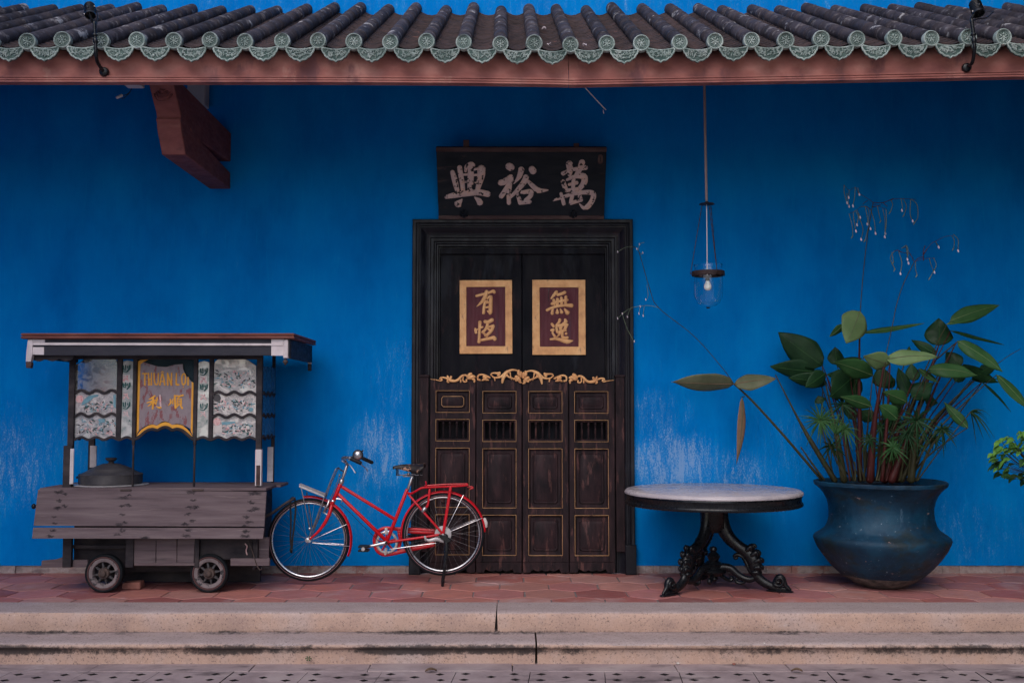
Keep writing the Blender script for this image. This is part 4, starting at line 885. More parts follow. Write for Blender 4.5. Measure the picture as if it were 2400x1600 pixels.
for px in (313, 456.5):
    m = MB(); a = at(px, 1032, -.885); m.bar(Vector((a.x, -.885, zc_)), a, .0085, 10); m.tube([a+Vector((0,0,-.03)), a+Vector((0,0,.01))], .013, 10); m.build('rod', MT['darkwood'], K)
# mullions and wavy dividers of the display
def vbar(q0, q1, Zf, t, b_):
    A, B_ = Zf(q0, t), Zf(q1, b_); m = MB(); m.box(A.x, B_.x, -.895, -.865, B_.z, A.z); m.build('mullion', MT['darkwood'], K, bevel=.003)
vbar(930,980,Z1,90,1420); vbar(1185,1217,Z1,90,1440); vbar(107,145,Z2,90,1440); vbar(355,396,Z2,90,1420)
def wave(Zf, q0, q1, r, amp, per, ph, th=22):
    n = int((q1-q0)/14); P = [Zf(lerp(q0,q1,i/n), r-amp*math.cos((lerp(q0,q1,i/n)-ph)*2*math.pi/per), -.885) for i in range(n+1)]
    m = MB(); m.tube(P, th*.14665*mpp(P[0]), 8, nor=(0,-1,0), sq=.7); m.build('wavy_divider', MT['darkwood'], K)
wave(Z1, 238, 928, 665, 24, 244, 340); wave(Z1, 228, 928, 1035, 24, 244, 340); wave(Z1, 215, 1190, 1412, 20, 244, 340)
wave(Z2, 395, 1095, 690, 24, 250, 490); wave(Z2, 390, 1090, 1050, 24, 250, 490); wave(Z2, 140, 1090, 1412, 20, 250, 490)
def wv(r, amp, per, ph, q0, q1, n=16): return [(lerp(q0,q1,i/n), r-amp*math.cos((lerp(q0,q1,i/n)-ph)*2*math.pi/per)) for i in range(n+1)]
def panel(Zf, poly, mat, name='mirror_panel', Y=-.872, th=.012, tilt=0):
    P = [Zf(q, r, Y) for q, r in poly]
    if tilt:
        z1 = max(p.z for p in P); P = [p+Vector((0, -tilt*(z1-p.z), 0)) for p in P]
    m = MB(); m.prism(P, (0,th,0)); return m.build(name, MT[mat], K, bevel=.003)
arch1 = [(250,235),(300,205),(345,185),(385,150),(430,138),(520,132),(590,130),(640,112),(740,104),(830,106),(880,130),(905,160),(930,235)]
pA1 = panel(Z1, arch1+wv(655,24,244,340,930,243), 'mirror_clear')
pA2 = panel(Z1, wv(675,24,244,340,240,928)+wv(1025,24,244,340,928,230), 'mirror_a')
pA3 = panel(Z1, wv(1045,24,244,340,228,928)+wv(1405,20,244,340,925,218), 'mirror_c')
arch2 = [(1095,250),(1060,225),(1010,195),(975,165),(900,140),(800,130),(720,145),(640,130),(560,118),(480,150),(440,180),(412,230)]
pC1 = panel(Z2, arch2[::-1]+wv(680,24,250,490,1095,400), 'mirror_b')
pC2 = panel(Z2, wv(700,24,250,490,398,1094)+wv(1042,24,250,490,1090,392), 'mirror_a')
pC3 = panel(Z2, wv(1060,24,250,490,390,1088)+wv(1405,20,250,490,1085,384), 'mirror_c')
B1 = panel(Z1, [(980,200),(1010,178),(1080,164),(1150,175),(1187,195),(1183,1400),(965,1405)], 'mirror_strip', tilt=.02)
B2 = panel(Z2, [(160,215),(195,185),(262,172),(330,185),(360,212),(352,1400),(140,1400)], 'mirror_strip', tilt=.02)
def decal(par, Zf, poly, mat, name, Y=-.876):
    m = MB(); m.prism([Zf(q, r, Y) for q, r in poly], (0,.003,0)); m.build(name, MT[mat], par)
def rect(q0, q1, r0, r1): return [(q0,r0),(q1,r0),(q1,r1),(q0,r1)]
def glyph(par, Zf, S, mat, Y=-.8795, name='painted_character'):
    m = MB()
    for i, st in enumerate(S):
        P = [Zf(q, r, Y-.0004*(i % 3)) for q, r, _ in st]; m.tube(P, [w*.14665*mpp(P[0]) for _, _, w in st], 6, nor=(0,-1,0), sq=.25)
    m.build(name, MT[mat], par)
for par, Zf, dx, rows in ((B1, Z1, 1065, (240,400,520,680,830,970,1110)), (B2, Z2, 255, (290,420,545,695,850,975,1110))):
    for j, r in enumerate(rows):
        pink = j in (1, 3, 5)
        if pink:
            decal(par, Zf, rect(dx-62, dx+58, r-10, r+115), 'cream', 'painted_square')
            glyph(par, Zf, [[(dx-45,r+20,9),(dx+5,r+35,9)],[(dx-50,r+80,10),(dx-10,r+50,8),(dx+40,r+95,10)],[(dx+10,r+10,8),(dx+20,r+60,6)],[(dx-50,r+100,9),(dx-20,r+80,8)]], 'tilepink')
        else:
            a = 1 if j % 4 == 0 else -1
            glyph(par, Zf, [[(dx-50,r+15,13),(dx-45,r+70,13),(dx-10,r+75,10)],[(dx-15,r+5,11),(dx-12,r+55,9)],[(dx+55,r+5,12),(dx+50,r+60,14),(dx+10,r+105,10)],[(dx+20,r+20,9),(dx+25,r+55,8)],[(dx-55,r+100*(a > 0)+40*(a < 0),8),(dx+5,r+108*(a > 0)+35*(a < 0),8)]], 'tilegreen')
    fq = 1150 if par is B1 else 145; sg = -1 if par is B1 else 1
    decal(par, Zf, [(fq, 1215)]+[(fq+sg*150*math.sin(R(t)), 1375-160*math.cos(R(t))) for t in range(5, 66, 10)]+[(fq+sg*30, 1390), (fq, 1390)], 'cream', 'painted_fan')
    ck = [(fq+sg*(18+24*i), 1290+24*j) for i in range(4) for j in range(4) if (i+j) % 2 == 0 and i < 4-max(0, 1-j)]
    mm = MB()
    for (q, r) in ck:
        mm.prism([Zf(q+a, r+b_, -.8795) for a, b_ in ((-11,0),(0,-11),(11,0),(0,11))], (0,.002,0))
    mm.build('fan_check', MT['signedge'], par)
# painted motifs on the mirrors
for par, Zf, poly, mt in ((pA2, Z1, [(340,880),(380,800),(450,740),(540,715),(620,712),(610,740),(540,760),(460,830),(380,875)], 'tileteal'), (pA2, Z1, [(855,720),(895,715),(895,930),(858,905)], 'tileteal'),
     (pC3, Z2, [(545,1150),(760,1140),(760,1165),(600,1200),(548,1195)], 'tileteal'), (pC3, Z2, [(412,1205),(545,1200),(548,1320),(412,1325)], 'cream'), (pC2, Z2, [(530,760),(565,742),(605,748),(600,800),(540,805)], 'cream'), (pC2, Z2, [(885,735),(950,715),(915,770)], 'cream'), (pA3, Z1, [(610,1105),(720,1095),(720,1150),(640,1170)], 'tileteal')):
    decal(par, Zf, poly, mt, 'painted_motif')
for par, Zf, cq, cr, rr, mt in ((pA2, Z1, 318, 782, 62, 'tilepink'), (pC3, Z2, 468, 1145, 60, 'tilepink'), (pC2, Z2, 470, 765, 58, 'pewter'), (pC2, Z2, 1010, 950, 34, 'tileteal')):
    decal(par, Zf, [(cq+rr*math.cos(a*.393), cr+rr*math.sin(a*.393)) for a in range(16)], mt, 'painted_disc')
rn = random.Random(21)
for par, Zf, (q0,q1,r0,r1) in ((pA2,Z1,(400,840,830,980)),(pA3,Z1,(250,900,1110,1350)),(pC1,Z2,(430,1070,330,600)),(pC2,Z2,(420,1060,800,980)),(pC3,Z2,(560,1060,1180,1350))):
    for mt in ('tilepink','tilegreen','cream','tileteal','pewter'):
        mm = MB()
        for k in range(17):
            q, r = rn.uniform(q0,q1), rn.uniform(r0,r1); a = rn.uniform(0,6.3); l = rn.uniform(12,42); w = rn.uniform(3,8); P = [Zf(q-l*math.cos(a), r-l*math.sin(a)*.7, -.8745), Zf(q+rn.uniform(-9,9), r+rn.uniform(-9,9), -.8748), Zf(q+l*math.cos(a), r+l*math.sin(a)*.7, -.8745)]
            mm.tube(spline(P,3), rspline([w*.4*.001, w*.001, w*.3*.001],3), 5, nor=(0,-1,0), sq=.3)
        o = mm.build('painted_figures', MT[mt], par); o['kind'] = 'stuff'
# the broken name glass in the middle
YG = -.866
bot = [(2100,1270),(2060,1240),(1960,1190),(1870,1175),(1790,1195),(1740,1150),(1680,1135),(1620,1150),(1560,1200),(1480,1182),(1400,1195),(1290,1262),(1235,1320)]
sg_ = MB(); sg_.prism([Z1(q, r, YG) for q, r in [(1240,190),(1290,175),(1410,215),(1560,262),(1700,272),(1850,232),(1965,225),(1970,300),(2010,400),(2120,520),(2150,545),(2125,1340)]+bot], (0,.008,0))
sgo = sg_.build('sign_glass', MT['signfield'], K)
m = MB(); m.prism([Z1(q, r, YG+.03) for q, r in [(1215,100),(2160,100),(2160,1200),(1215,1200)]], (0,.01,0)); m.build('backing_board', MT['signdark'], K)
def orange(P):
    mm = MB(); mm.prism([Z1(q, r, YG-.003) for q, r in P], (0,.0028,0)); mm.build('border', MT['orange'], sgo, bevel=.0006)
orange([(1228,195),(1290,160),(1420,150),(1350,185),(1290,225),(1262,1290),(1205,1390)])
orange([(2108,505),(2155,535),(2140,1395),(2092,1290)])
orange([(1206,1392),(1300,1275),(1400,1210),(1480,1188),(1555,1205),(1620,1165),(1685,1148),(1740,1160),(1795,1195),(1880,1185),(1970,1205),(2065,1290),(2135,1393),(2040,1330),(1955,1265),(1870,1240),(1785,1255),(1740,1225),(1685,1210),(1630,1225),(1560,1260),(1480,1245),(1400,1270),(1310,1330)])
P = [Z1(q, r, -.885) for q, r in ((1190,1425),(1250,1400),(1330,1335),(1400,1285),(1480,1265),(1560,1282),(1620,1250),(1690,1232),(1750,1250),(1795,1280),(1870,1262),(1955,1285),(2050,1360),(2120,1420),(2155,1428))]
m = MB(); m.tube(spline(P, 4), 26*.14665*mpp(P[0]), 8, nor=(0,-1,0), sq=.6); m.build('wavy_divider', MT['darkwood'], K)
def SGL(S, name, mat='orange', w=1):
    mm = MB()
    for i, st in enumerate(S):
        P = [at(300+q*.13393, 820+r*.13393, YG-.0025-.0003*(i % 4)) for q, r, _ in st]; mm.tube(spline(P, 3) if len(P) > 2 else P, [x*.13393*mpp(P[0])*w for x in (rspline([s[2] for s in st], 3) if len(P) > 2 else [s[2] for s in st])], 8, nor=(0,-1,0), sq=.16)
    mm.build(name, MT[mat], sgo)
for S in ([[(252,412,12),(336,412,12)],[(293,412,13),(294,612,15)]], [[(358,400,12),(368,612,16)],[(412,400,12),(408,612,15)],[(362,508,12),(410,508,12)]],
          [[(456,402,13),(462,540,13),(478,596,13),(500,605,12),(524,580,12),(530,480,12),(532,402,12)]], [[(598,412,13),(575,510,13),(558,612,15)],[(606,412,13),(628,510,13),(642,612,15)],[(578,548,11),(628,548,11)],[(578,395,7),(603,374,8),(628,395,7)]],
          [[(692,400,13),(694,615,15)],[(698,420,13),(752,600,13)],[(764,400,13),(756,615,15)]], [[(846,405,13),(843,600,15)],[(845,608,15),(892,606,14)]],
          [[(972,412,13),(945,455,14),(942,540,14),(955,598,13),(975,605,12),(1000,570,14),(1006,480,14),(996,425,13),(972,412,13)],[(966,646,11),(970,646,11)]], [[(1052,480,14),(1050,612,15)]]):
    SGL(S, 'letter')
SGL([[(470,800,14),(420,838,16),(365,862,8)],[(330,925,8),(430,895,17),(520,865,10)],[(440,830,18),(436,940,18),(432,1030,16)],[(432,895,14),(395,950,14),(345,985,6)],[(445,900,10),(490,945,16)],[(508,830,12),(496,915,14)],[(575,1005,18),(540,1008,16),(498,985,7)]], 'character')
SGL([[(560,792,16),(566,900,17),(572,1000,16)]], 'character', 'tilepink', .9)
SGL([[(738,860,12),(750,915,16),(700,972,6)],[(786,852,8),(781,940,12)],[(818,795,18),(822,900,18),(830,1018,16)],[(818,800,14),(900,805,12),(965,790,16)],[(905,812,12),(865,850,12)],[(862,858,10),(858,960,10)],[(930,850,12),(930,958,14)],[(862,862,9),(930,852,9)],[(862,893,8),(928,888,8)],[(862,922,8),(928,918,8)],[(862,952,9),(930,950,9)],[(880,965,12),(828,1022,9)],[(915,962,12),(950,1020,17)]], 'character')
# blue panes on the right side and wavy bars
XS = at(616, 950, -.88).x
for (t, b_) in ((255,690),(715,1035),(1075,1390)):
    Q = [atx(440+q*.14665, 820+r*.14668, XS) for q, r in ((1200,t),(1345,t),(1345,b_),(1200,b_))]
    z1_, z0_ = Q[0].z, Q[2].z; m = MB(); m.box(XS-.012, XS-.002, -.872, -.445, z0_, z1_); m.build('side_pane', MT['sidepane'], K)
for r in (700, 1050, 1400):
    z = Z2(1100, r, -.88).z; m = MB(); P = [(XS-.005, lerp(-.87,-.45,i/20), z+.014*math.sin(i*.95)) for i in range(21)]; m.tube(P, .012, 6); m.build('wavy_divider', MT['darkwood'], K)
    XSl = at(174, 950, -.88).x; m = MB(); m.tube([(XSl, y, zz) for _, y, zz in P], .012, 6); m.build('wavy_divider', MT['darkwood'], K)
# counter and body
A, B_ = at(93,1143,-1.01), at(624,1142,-1.01); zt_ = zc_
m = MB(); m.box(A.x, B_.x+.0, -1.01, -.66, zt_-.022, zt_); m.box(A.x+.02, B_.x+.035, -.655, -.36, zt_-.022, zt_-.001); m.build('counter_top', MT['greywood'], K, bevel=.004)
def flap_material():
    mm = MT['greywood'].copy(); mm.name = 'weathered plank with rust stained nail holes'; t = NT(mm); bs = t.n['Principled BSDF']; X, Y, Z = t.xyz()
    src = bs.inputs['Base Color'].links[0].from_socket; tot = None
    wob = t.math('MULTIPLY', t.math('SUBTRACT', t.noise(30, (1,1,1), 5, .7), .5), .06)
    Zw = t.math('ADD', Z, wob); rr = random.Random(2)
    for (q, r, w) in ((310,945,.05),(345,955,.03),(315,990,.03),(312,1030,.04),(350,1020,.035),(300,1078,.03),(305,1112,.03),(670,978,.05),(700,962,.03),(665,1020,.035),(700,1015,.04),(670,1065,.035),(690,1108,.03),(660,1118,.04),(1040,945,.05),(1055,985,.035),(1035,1025,.04),(1070,1025,.04),(1030,1065,.035),(1060,1100,.035),(1020,1118,.045),(1390,950,.07),(1375,1000,.04),(1400,1035,.05),(1370,1045,.035),(1350,1078,.04),(1370,1105,.045),(1350,1125,.04),(300,1150,.035),(288,1180,.04),(680,1150,.035),(655,1175,.04),(1040,1147,.04),(1030,1178,.05),(1355,1153,.045),(1352,1180,.05),(805,1188,.05)):
        p = C4(q, r, -1.06)-Vector(K['_base']); k = blob(t, X, Zw, p.x, p.z, w, w*.34)
        tot = k if tot is None else t.math('MAXIMUM', tot, k)
    t.link(t.mix(t.math('MULTIPLY', t.math('POWER', tot, 1.2), t.rng(t.noise(60, (.4,1,1.6), 6, .75), .30, .60, .35, 1.0), True), src, (.012,.011,.014)), bs.inputs['Base Color']); return mm
FM = flap_material()
for Q in ([(208,928),(1462,940),(1450,1132),(183,1127)], [(181,1137),(1450,1139),(1442,1199),(175,1197)]):
    P = [C4(q, r, -1.015-.09*(r-928)/270) for q, r in Q]; m = MB(); m.prism(P, (0,.022,0)); m.build('flap_board', FM, K, bevel=.003)
for q in (690, 1085):
    a = C4(q-30, 926, -1.02); c = C4(q+30, 936, -1.02); m = MB(); m.box(a.x, c.x, -1.025, -1.012, c.z, a.z); m.build('hinge', MT['hub'], K, bevel=.002)
X0_, X1_ = C4(345,1250,-.93).x, C4(1476,1250,-.93).x
m = MB(); m.box(X0_+.03, -2.03, -.80, -.36, .175, zt_-.03); m.build('body_box', MT['darkwood'], K, bevel=.004)
m = MB(); m.box(-2.028, -2.004, -.92, -.37, .17, zt_-.025); m.build('end_panel', MT['darkwood'], K, bevel=.004)
def brd(name, q0, q1, r0, r1, Y, th, mat, tilt=0):
    a, c = C4(q0, r0, Y), C4(q1, r1, Y); m = MB(); m.hexa([(a.x+tilt,Y,c.z),(c.x+tilt,Y,c.z),(c.x+tilt,Y+th,c.z),(a.x+tilt,Y+th,c.z),(a.x,Y,a.z),(c.x,Y,a.z),(c.x,Y+th,a.z),(a.x,Y+th,a.z)]); m.build(name, MT[mat], K, bevel=.003)
for (a, c, mt) in ((345,388,'darkwood'),(690,730,'darkwood'),(1068,1090,'darkwood'),(1388,1412,'darkwood')): brd('leg_post', a, c, 1180, 1356, -.97, .04, mt)
brd('slat_board', 733, 853, 1195, 1330, -.955, .016, 'greywood'); brd('slat_board', 857, 966, 1190, 1331, -.965, .016, 'greywood', .004); brd('slat_board', 974, 1066, 1195, 1329, -.955, .016, 'greywood', -.004)
brd('slat_board', 1092, 1386, 1185, 1312, -.93, .016, 'darkwood'); brd('slat_board', 1420, 1474, 1190, 1304, -.93, .02, 'greywood')
brd('cross_rail', 735, 1066, 1331, 1346, -.975, .03, 'greywood'); brd('cross_rail', 1264, 1478, 1306, 1346, -.985, .03, 'greywood'); brd('cross_rail', 348, 480, 1314, 1354, -.93, .03, 'greywood')
a = [C4(q, r, -.93) for q, r in ((228,1318),(300,1312),(345,1298),(347,1354),(225,1356))]; m = MB(); m.prism(a, (0,.03,0)); m.build('cross_rail', MT['greywood'], K, bevel=.003)
brd('cross_rail', 390, 690, 1232, 1252, -.90, .02, 'darkwood')
m = MB(); m.tube(spline([C4(1360,1205,-.99), C4(1385,1270,-.99), C4(1408,1340,-.99), C4(1425,1368,-.99), C4(1438,1360,-.99)], 4), .004, 6); m.build('wire', MT['hub'], K)
m = MB(); m.tube(spline([C4(1345,1225,-.94), C4(1356,1240,-.945), C4(1350,1262,-.94), C4(1356,1285,-.94)], 4), .005, 6); m.build('red_string', MT['tilepink'], K)
# wheels
def cart_wheel(cx, Y):
    Rw = .149; w = thing('wheel', (cx, Y, Rw), None, None); w.parent = K; w.location = Vector((cx, Y, Rw))-Vector(K['_base']); w['_base'] = (cx, Y, Rw)
    c = Vector((cx, Y, Rw)); m = MB(); m.lathe([(.127,-.028),(.136,-.034),(.146,-.026),(.149,-.01),(.149,.012),(.145,.028),(.127,.032)], c, 48, (0,1,0)); m.build('tyre', MT['tyre'], w)
    m = MB(); m.lathe([(.116,-.028),(.121,-.033),(.1285,-.031),(.1285,.03)], c, 48, (0,1,0)); m.build('rubber_ring', MT['rustrim'], w)
    m = MB(); m.lathe([(.1165,-.027),(.112,-.031),(.090,-.026),(.086,-.018),(.086,.02),(.1165,.02)], c, 48, (0,1,0)); m.build('rim', MT['flakerim'], w)
    m = MB()
    for k in range(8):
        a_ = 2*math.pi*k/8+.2; d = Vector((math.cos(a_), 0, math.sin(a_))); s = Vector((-math.sin(a_), 0, math.cos(a_)))
        p = [c+d*.035+s*.011+Vector((0,-.016,0)), c+d*.035-s*.011+Vector((0,-.016,0)), c+d*.088-s*.005+Vector((0,-.012,0)), c+d*.088+s*.005+Vector((0,-.012,0))]
        mm = MB(); mm.prism(p, (0,.018,0)); mm.build('spoke', MT['pewter'], w, bevel=.002)
    m = MB(); m.lathe([(0,-.058),(.018,-.056),(.024,-.050),(.025,-.036),(.040,-.034),(.044,-.026),(.046,.0),(.04,.02),(0,.03)], c, 28, (0,1,0)); m.build('hub', MT['hub'], w)
    return w
wl = cart_wheel(at(246,1337,-.93).x, -.93); cart_wheel(at(492,1333,-.93).x, -.93)
m = MB(); m.box(X0_+.05, -2.06, -.52, -.49, .012, .30); m.build('undercart_shade_board', MT['darkwood'], K, bevel=.003)  # dark board added to stand in for the black shade under the cart
m = MB(); m.box(at(246,1337,-.93).x-.02, at(492,1333,-.93).x+.02, -.70, -.64, .12, .17)
for px in (246, 492): m.bar((at(px,1335,-.93).x,-.90,.149), (at(px,1335,-.93).x,-.53,.149), .014, 10)
m.build('axle_frame', MT['darkwood'], K, bevel=.003)
m = MB(); m.tube(spline([at(613,1214,-.86), at(640,1200,-.84), at(665,1182,-.80), at(690,1167,-.76)], 4), rspline([.013,.012,.011,.013], 4), 10); m.build('handle', MT['darkwood'], K)
m = MB(); a = C4(185,1020,-.75); m.tube([a+Vector((.12,0,0)), a], .014, 10); m.ell(a, (.018,.018,.022)); m.build('side_knob', MT['iron'], K)
# things on and under the cart
c = at(608*.4272, 1137, -.70); pc = Vector((at(608*.4272, 1120, -.70).x, -.70, zt_))
T = thing('steamer_tray', tuple(pc), 'flat pale metal ring on the cart counter, under the lidded tin steamer', 'tray')
m = MB(); m.lathe([(0,.001),(.29,.001),(.295,.006),(.288,.011),(.0,.008)], pc, 48); m.build('ring_plate', MT['alu'], T)
pc2 = pc+Vector((0,0,.0115)); T = thing('steamer_pot', tuple(pc2), 'dull tin steamer pot with a domed lid and knob, standing on the cart counter', 'pot')
s = mpp(at(260,1100,-.70))*.4272
m = MB(); m.lathe([(0,0),(.238,0),(.244,.006),(.244,.072),(.238,.076),(0,.076)], pc2, 56); m.build('body', MT['pewter'], T)
m = MB(); m.lathe([(.246,.070),(.247,.077),(.243,.081),(.225,.083),(.19,.100),(.165,.116),(.160,.122),(.152,.124),(.130,.134),(.10,.146),(.085,.150),(.08,.154),(.055,.160),(0,.163)], pc2, 56); lo_ = m.build('lid', MT['pewter'], T)
m = MB(); m.lathe([(.030,.158),(.022,.168),(.018,.175),(.030,.182),(.044,.196),(.045,.204),(.036,.207),(0,.207)], pc2, 28); m.build('knob', MT['darkwood'], lo_)
m = MB(); m.tube(spline([pc2+Vector((-.243,0,.05)), pc2+Vector((-.265,0,.055)), pc2+Vector((-.262,-.03,.05)), pc2+Vector((-.240,-.04,.048))], 4), .007, 8); m.build('handle', MT['pewter'], T)
bc = atz(306, 1381, 0); m = MB(); rnb = random.Random(3)
bx = [(-.075,-.05,.0),(.075,-.045,.0),(.078,.055,0),(-.07,.05,0),(-.070,-.046,.050),(.070,-.040,.058),(.074,.05,.062),(-.066,.046,.052)]
m.hexa([Vector(p)+Vector((bc.x, bc.y+.05, .0005)) for p in bx]); tag(m.build('brick', MT['brickred'], bevel=.010, seg=3), 'worn red brick chocking the left front wheel of the cart', 'brick')
st = MB(); B5 = lambda q, r, Y=-.72: at(600+q*.2466, 1020+r*.2466, Y)
st.tube(spline([B5(340,1095), B5(328,980), B5(332,820), B5(328,680), B5(330,610), B5(350,590,-.755), B5(372,620), B5(376,720), B5(362,860), B5(350,960), B5(342,1060), B5(338,1098)], 5), .0075, 8, nor=(0,-1,0), sq=.5)
so = st.build('rubber_strap', MT['grip']); tag(so, 'black rubber strap looped over the cart handle beside the bicycle front wheel', 'strap')
h = MB(); h.tube([B5(334,1075), B5(336,1108)], .012, 8); h.build('hook', MT['iron'], so)
# ================================================================== the red bicycle
YB5 = -.58
def B(q, r, dy=0): return at(600+q*.2466, 1020+r*.2466, YB5+dy)
kb = .2466*mpp(B(1100, 800))
Cf, Cr = B(500, 990), B(1780, 935); Rw = 391*kb
BK = thing('bicycle', (B(1140,800).x, YB5, 0), 'red step-through bicycle with front and rear carriers standing against the door', 'bicycle')
def wheel(c, seed, hub_r):
    w = thing('wheel', tuple(c), None, None); w.parent = BK; w.location = c-Vector(BK['_base']); w['_base'] = tuple(c)
    tr = .0195; Rm = Rw-tr
    m = MB(); P = [c+Vector((math.cos(a)*Rm, 0, math.sin(a)*Rm)) for a in [2*math.pi*k/96 for k in range(96)]]; m.tube(P, tr, 12, nor=(0,1,0), closed=True); m.build('tyre', MT['tyre'], w)
    m = MB(); P = [c+Vector((math.cos(a)*(Rm-.004), -tr*.97, math.sin(a)*(Rm-.004))) for a in [2*math.pi*k/96 for k in range(96)]]; m.tube(P, .0014, 5, nor=(0,1,0), closed=True); m.build('sidewall_line', MT['pink'], w)
    ri = Rw-.0445
    m = MB(); m.lathe([(ri+.010,-.012),(ri+.006,-.0145),(ri,-.012),(ri-.002,0),(ri,.012),(ri+.006,.0145),(ri+.010,.012)], c, 96, (0,1,0)); m.build('rim', MT['chrome'], w)
    m = MB(); m.lathe([(0,-.05),(.006,-.05),(.008,-.04),(hub_r,-.038),(hub_r,-.032),(hub_r*.6,-.028),(hub_r*.6,.028),(hub_r,.032),(hub_r,.038),(.008,.04),(0,.05)], c, 28, (0,1,0)); m.build('hub', MT['chrome'], w)
    n = 36; first = None
    for k in range(n):
        a = 2*math.pi*k/n+seed; sgn = 1 if k % 2 else -1; off = .55*(1 if (k//2) % 2 else -1)
        p = c+Vector((math.cos(a+off)*hub_r*.9, sgn*.033, math.sin(a+off)*hub_r*.9)); q = c+Vector((math.cos(a)*ri, sgn*.002, math.sin(a)*ri))
        m = MB(); m.tube([p, q], .0008, 5, cap=False); m.build('spoke', MT['steel'], w)
    return w
wheel(Cf, .03, .020); wheel(Cr, .1, .038)
def part(name, mat, P, r, n=12, sp=6, parent=None, **k):
    m = MB(); P = [Vector(p) for p in P]
    if len(P) > 2 and sp: rr = rspline(r, sp) if isinstance(r, (list, tuple)) else r; P = spline(P, sp)
    else: rr = r
    m.tube(P, rr, n, **k); return m.build(name, MT[mat], parent or BK)
fr_ = MB()
fr_.bar(B(808,448), B(735,622), .0175, 14); fr_.bar(B(822,490), B(1318,795), .0135, 14); fr_.bar(B(785,560), B(1238,1000), .0148, 14); fr_.bar(B(1436,515), B(1240,1018), .0145, 14)
fr_.tube([B(1238,1018,-.045), B(1238,1018,.045)], .021, 14)
for s in (-1, 1):
    fr_.tube(spline([B(1240,1015,s*.025), B(1420,990,s*.045), B(1640,958,s*.06), B(1762,938,s*.062)], 5), .0105, 10)
    fr_.tube(spline([B(1452,560,s*.016), B(1560,690,s*.05), B(1680,825,s*.06), B(1772,930,s*.062)], 5), .0095, 10)
    fr_.ell(B(1770,935,s*.062), (.016,.005,.018))
FR = fr_.build('frame', MT['bikered'], BK, ang=60)
for (a, b_, r) in ((B(818,425), B(806,455), .021), (B(735,618), B(724,648), .021)):
    m = MB(); m.tube([a, b_], r, 16); m.build('headset_cup', MT['chrome'], FR)
fk = MB()
for s in (-1, 1): fk.tube(spline([B(722,650,s*.012), B(700,735,s*.042), B(655,830,s*.05), B(590,915,s*.052), B(510,986,s*.054)], 6), rspline([.015,.0155,.014,.011,.008], 6), 12)
fk.tube([B(728,640,-.03), B(724,660,0), B(728,640,.03)], .014, 10)
fk.build('fork', MT['bikered'], BK)
for s in (-1, 1):
    m = MB(); m.lathe([(0,-.012),(.010,-.012),(.012,0),(.010,.012),(0,.012)], B(512,1003,s*.062), 8, (0,1,0)); m.build('axle_nut', MT['chrome'], BK)
    m = MB(); m.lathe([(0,-.012),(.010,-.012),(.012,0),(.010,.012),(0,.012)], B(1775,942,s*.075), 8, (0,1,0)); m.build('axle_nut', MT['chrome'], BK)
# mudguards: curved channel section
def guard(c, Rr, a0, a1, name):
    rows = []; n = 40
    for i in range(n+1):
        a = R(lerp(a0, a1, i/n)); row = []
        for k in range(9):
            t = (k-4)/4; rad = Rr-.016*t*t; row.append(c+Vector((math.cos(a)*rad, .027*math.sin(t*1.4), math.sin(a)*rad)))
        rows.append(row)
    m = MB(); m.sheet(rows); return m.build(name, MT['bikered'], BK, solid=.0022, ang=60)
guard(Cf, 416*kb, 98, -22, 'mudguard'); g2 = guard(Cr, 408*kb, 188, 3, 'mudguard')
m = MB(); a, c = B(2172,790,-.01), B(2188,868,-.01); m.tube([a, a.lerp(c,.5)+Vector((.006,0,0)), c], [.011,.014,.011], 10); m.build('rear_lamp', MT['cream'], BK)
for (p, q, dy) in (((540,988),(860,845),.05),((540,988),(860,845),-.05),((535,1020),(885,1052),-.05),((535,1012),(885,1040),.05),((1815,880),(1972,565),-.055),((1840,915),(2150,785),-.055),((1840,900),(2148,775),.055)):
    part('mudguard_stay', 'chrome', [B(*p, dy*1.2), B(*q, dy*.5)], .0030, 6)
# steering
part('stem', 'chrome', [B(868,275), B(812,440)], .0125, 14)
hb = MB(); hb.tube(spline([B(1010,215,.27), B(930,205,.24), B(862,212,.16), B(845,232,.05), B(868,278,0), B(838,232,-.05), B(822,218,-.16), B(850,208,-.22), B(900,218,-.25), B(1000,262,-.28)], 6), .0110, 12); hb.build('handlebar', MT['chrome'], BK)
for (a, c, d) in (((905,222,-.252),(995,262,-.28),-1), ((1010,215,.27),(1105,258,.30),1)):
    P = [B(*a).lerp(B(*c), i/18) for i in range(19)]; m = MB(); m.tube(P, [.0165 if i % 2 else .0150 for i in range(19)], 12); m.build('grip', MT['grip'], BK)
part('brake_lever', 'chrome', [B(815,240,-.20), B(850,262,-.22), B(890,280,-.25), B(920,318,-.27), B(945,355,-.28)], [.006,.006,.005,.0045,.006], 8, sq=.8)
part('brake_lever', 'chrome', [B(960,240,.24), B(1000,278,.26), B(1035,305,.28), B(1062,338,.29)], [.006,.0055,.005,.006], 8, sq=.8)
bc = B(968,186,-.02); m = MB(); m.lathe([(.041,.02),(.044,.006),(.043,-.006),(.036,-.010)], bc, 28, (0,1,0)); bl_ = m.build('headlight', MT['grip'], BK)
m = MB(); m.lathe([(.037,-.009),(.034,-.016),(.022,-.024),(0,-.028)], bc, 28, (0,1,0)); m.build('lens', MT['chrome'], bl_)
m = MB(); m.lathe([(.041,.02),(.03,.05),(0,.06)], bc, 24, (0,1,0)); m.build('housing', MT['grip'], bl_)
m = MB(); m.tube([B(990,165), B(1018,142)], .006, 8); m.build('lamp_switch', MT['grip'], BK)
m = MB(); m.tube(spline([bc+Vector((0,.02,0)), B(930,215,.02), B(880,235,.02)], 4), .006, 8); m.build('lamp_bracket', MT['chrome'], BK)
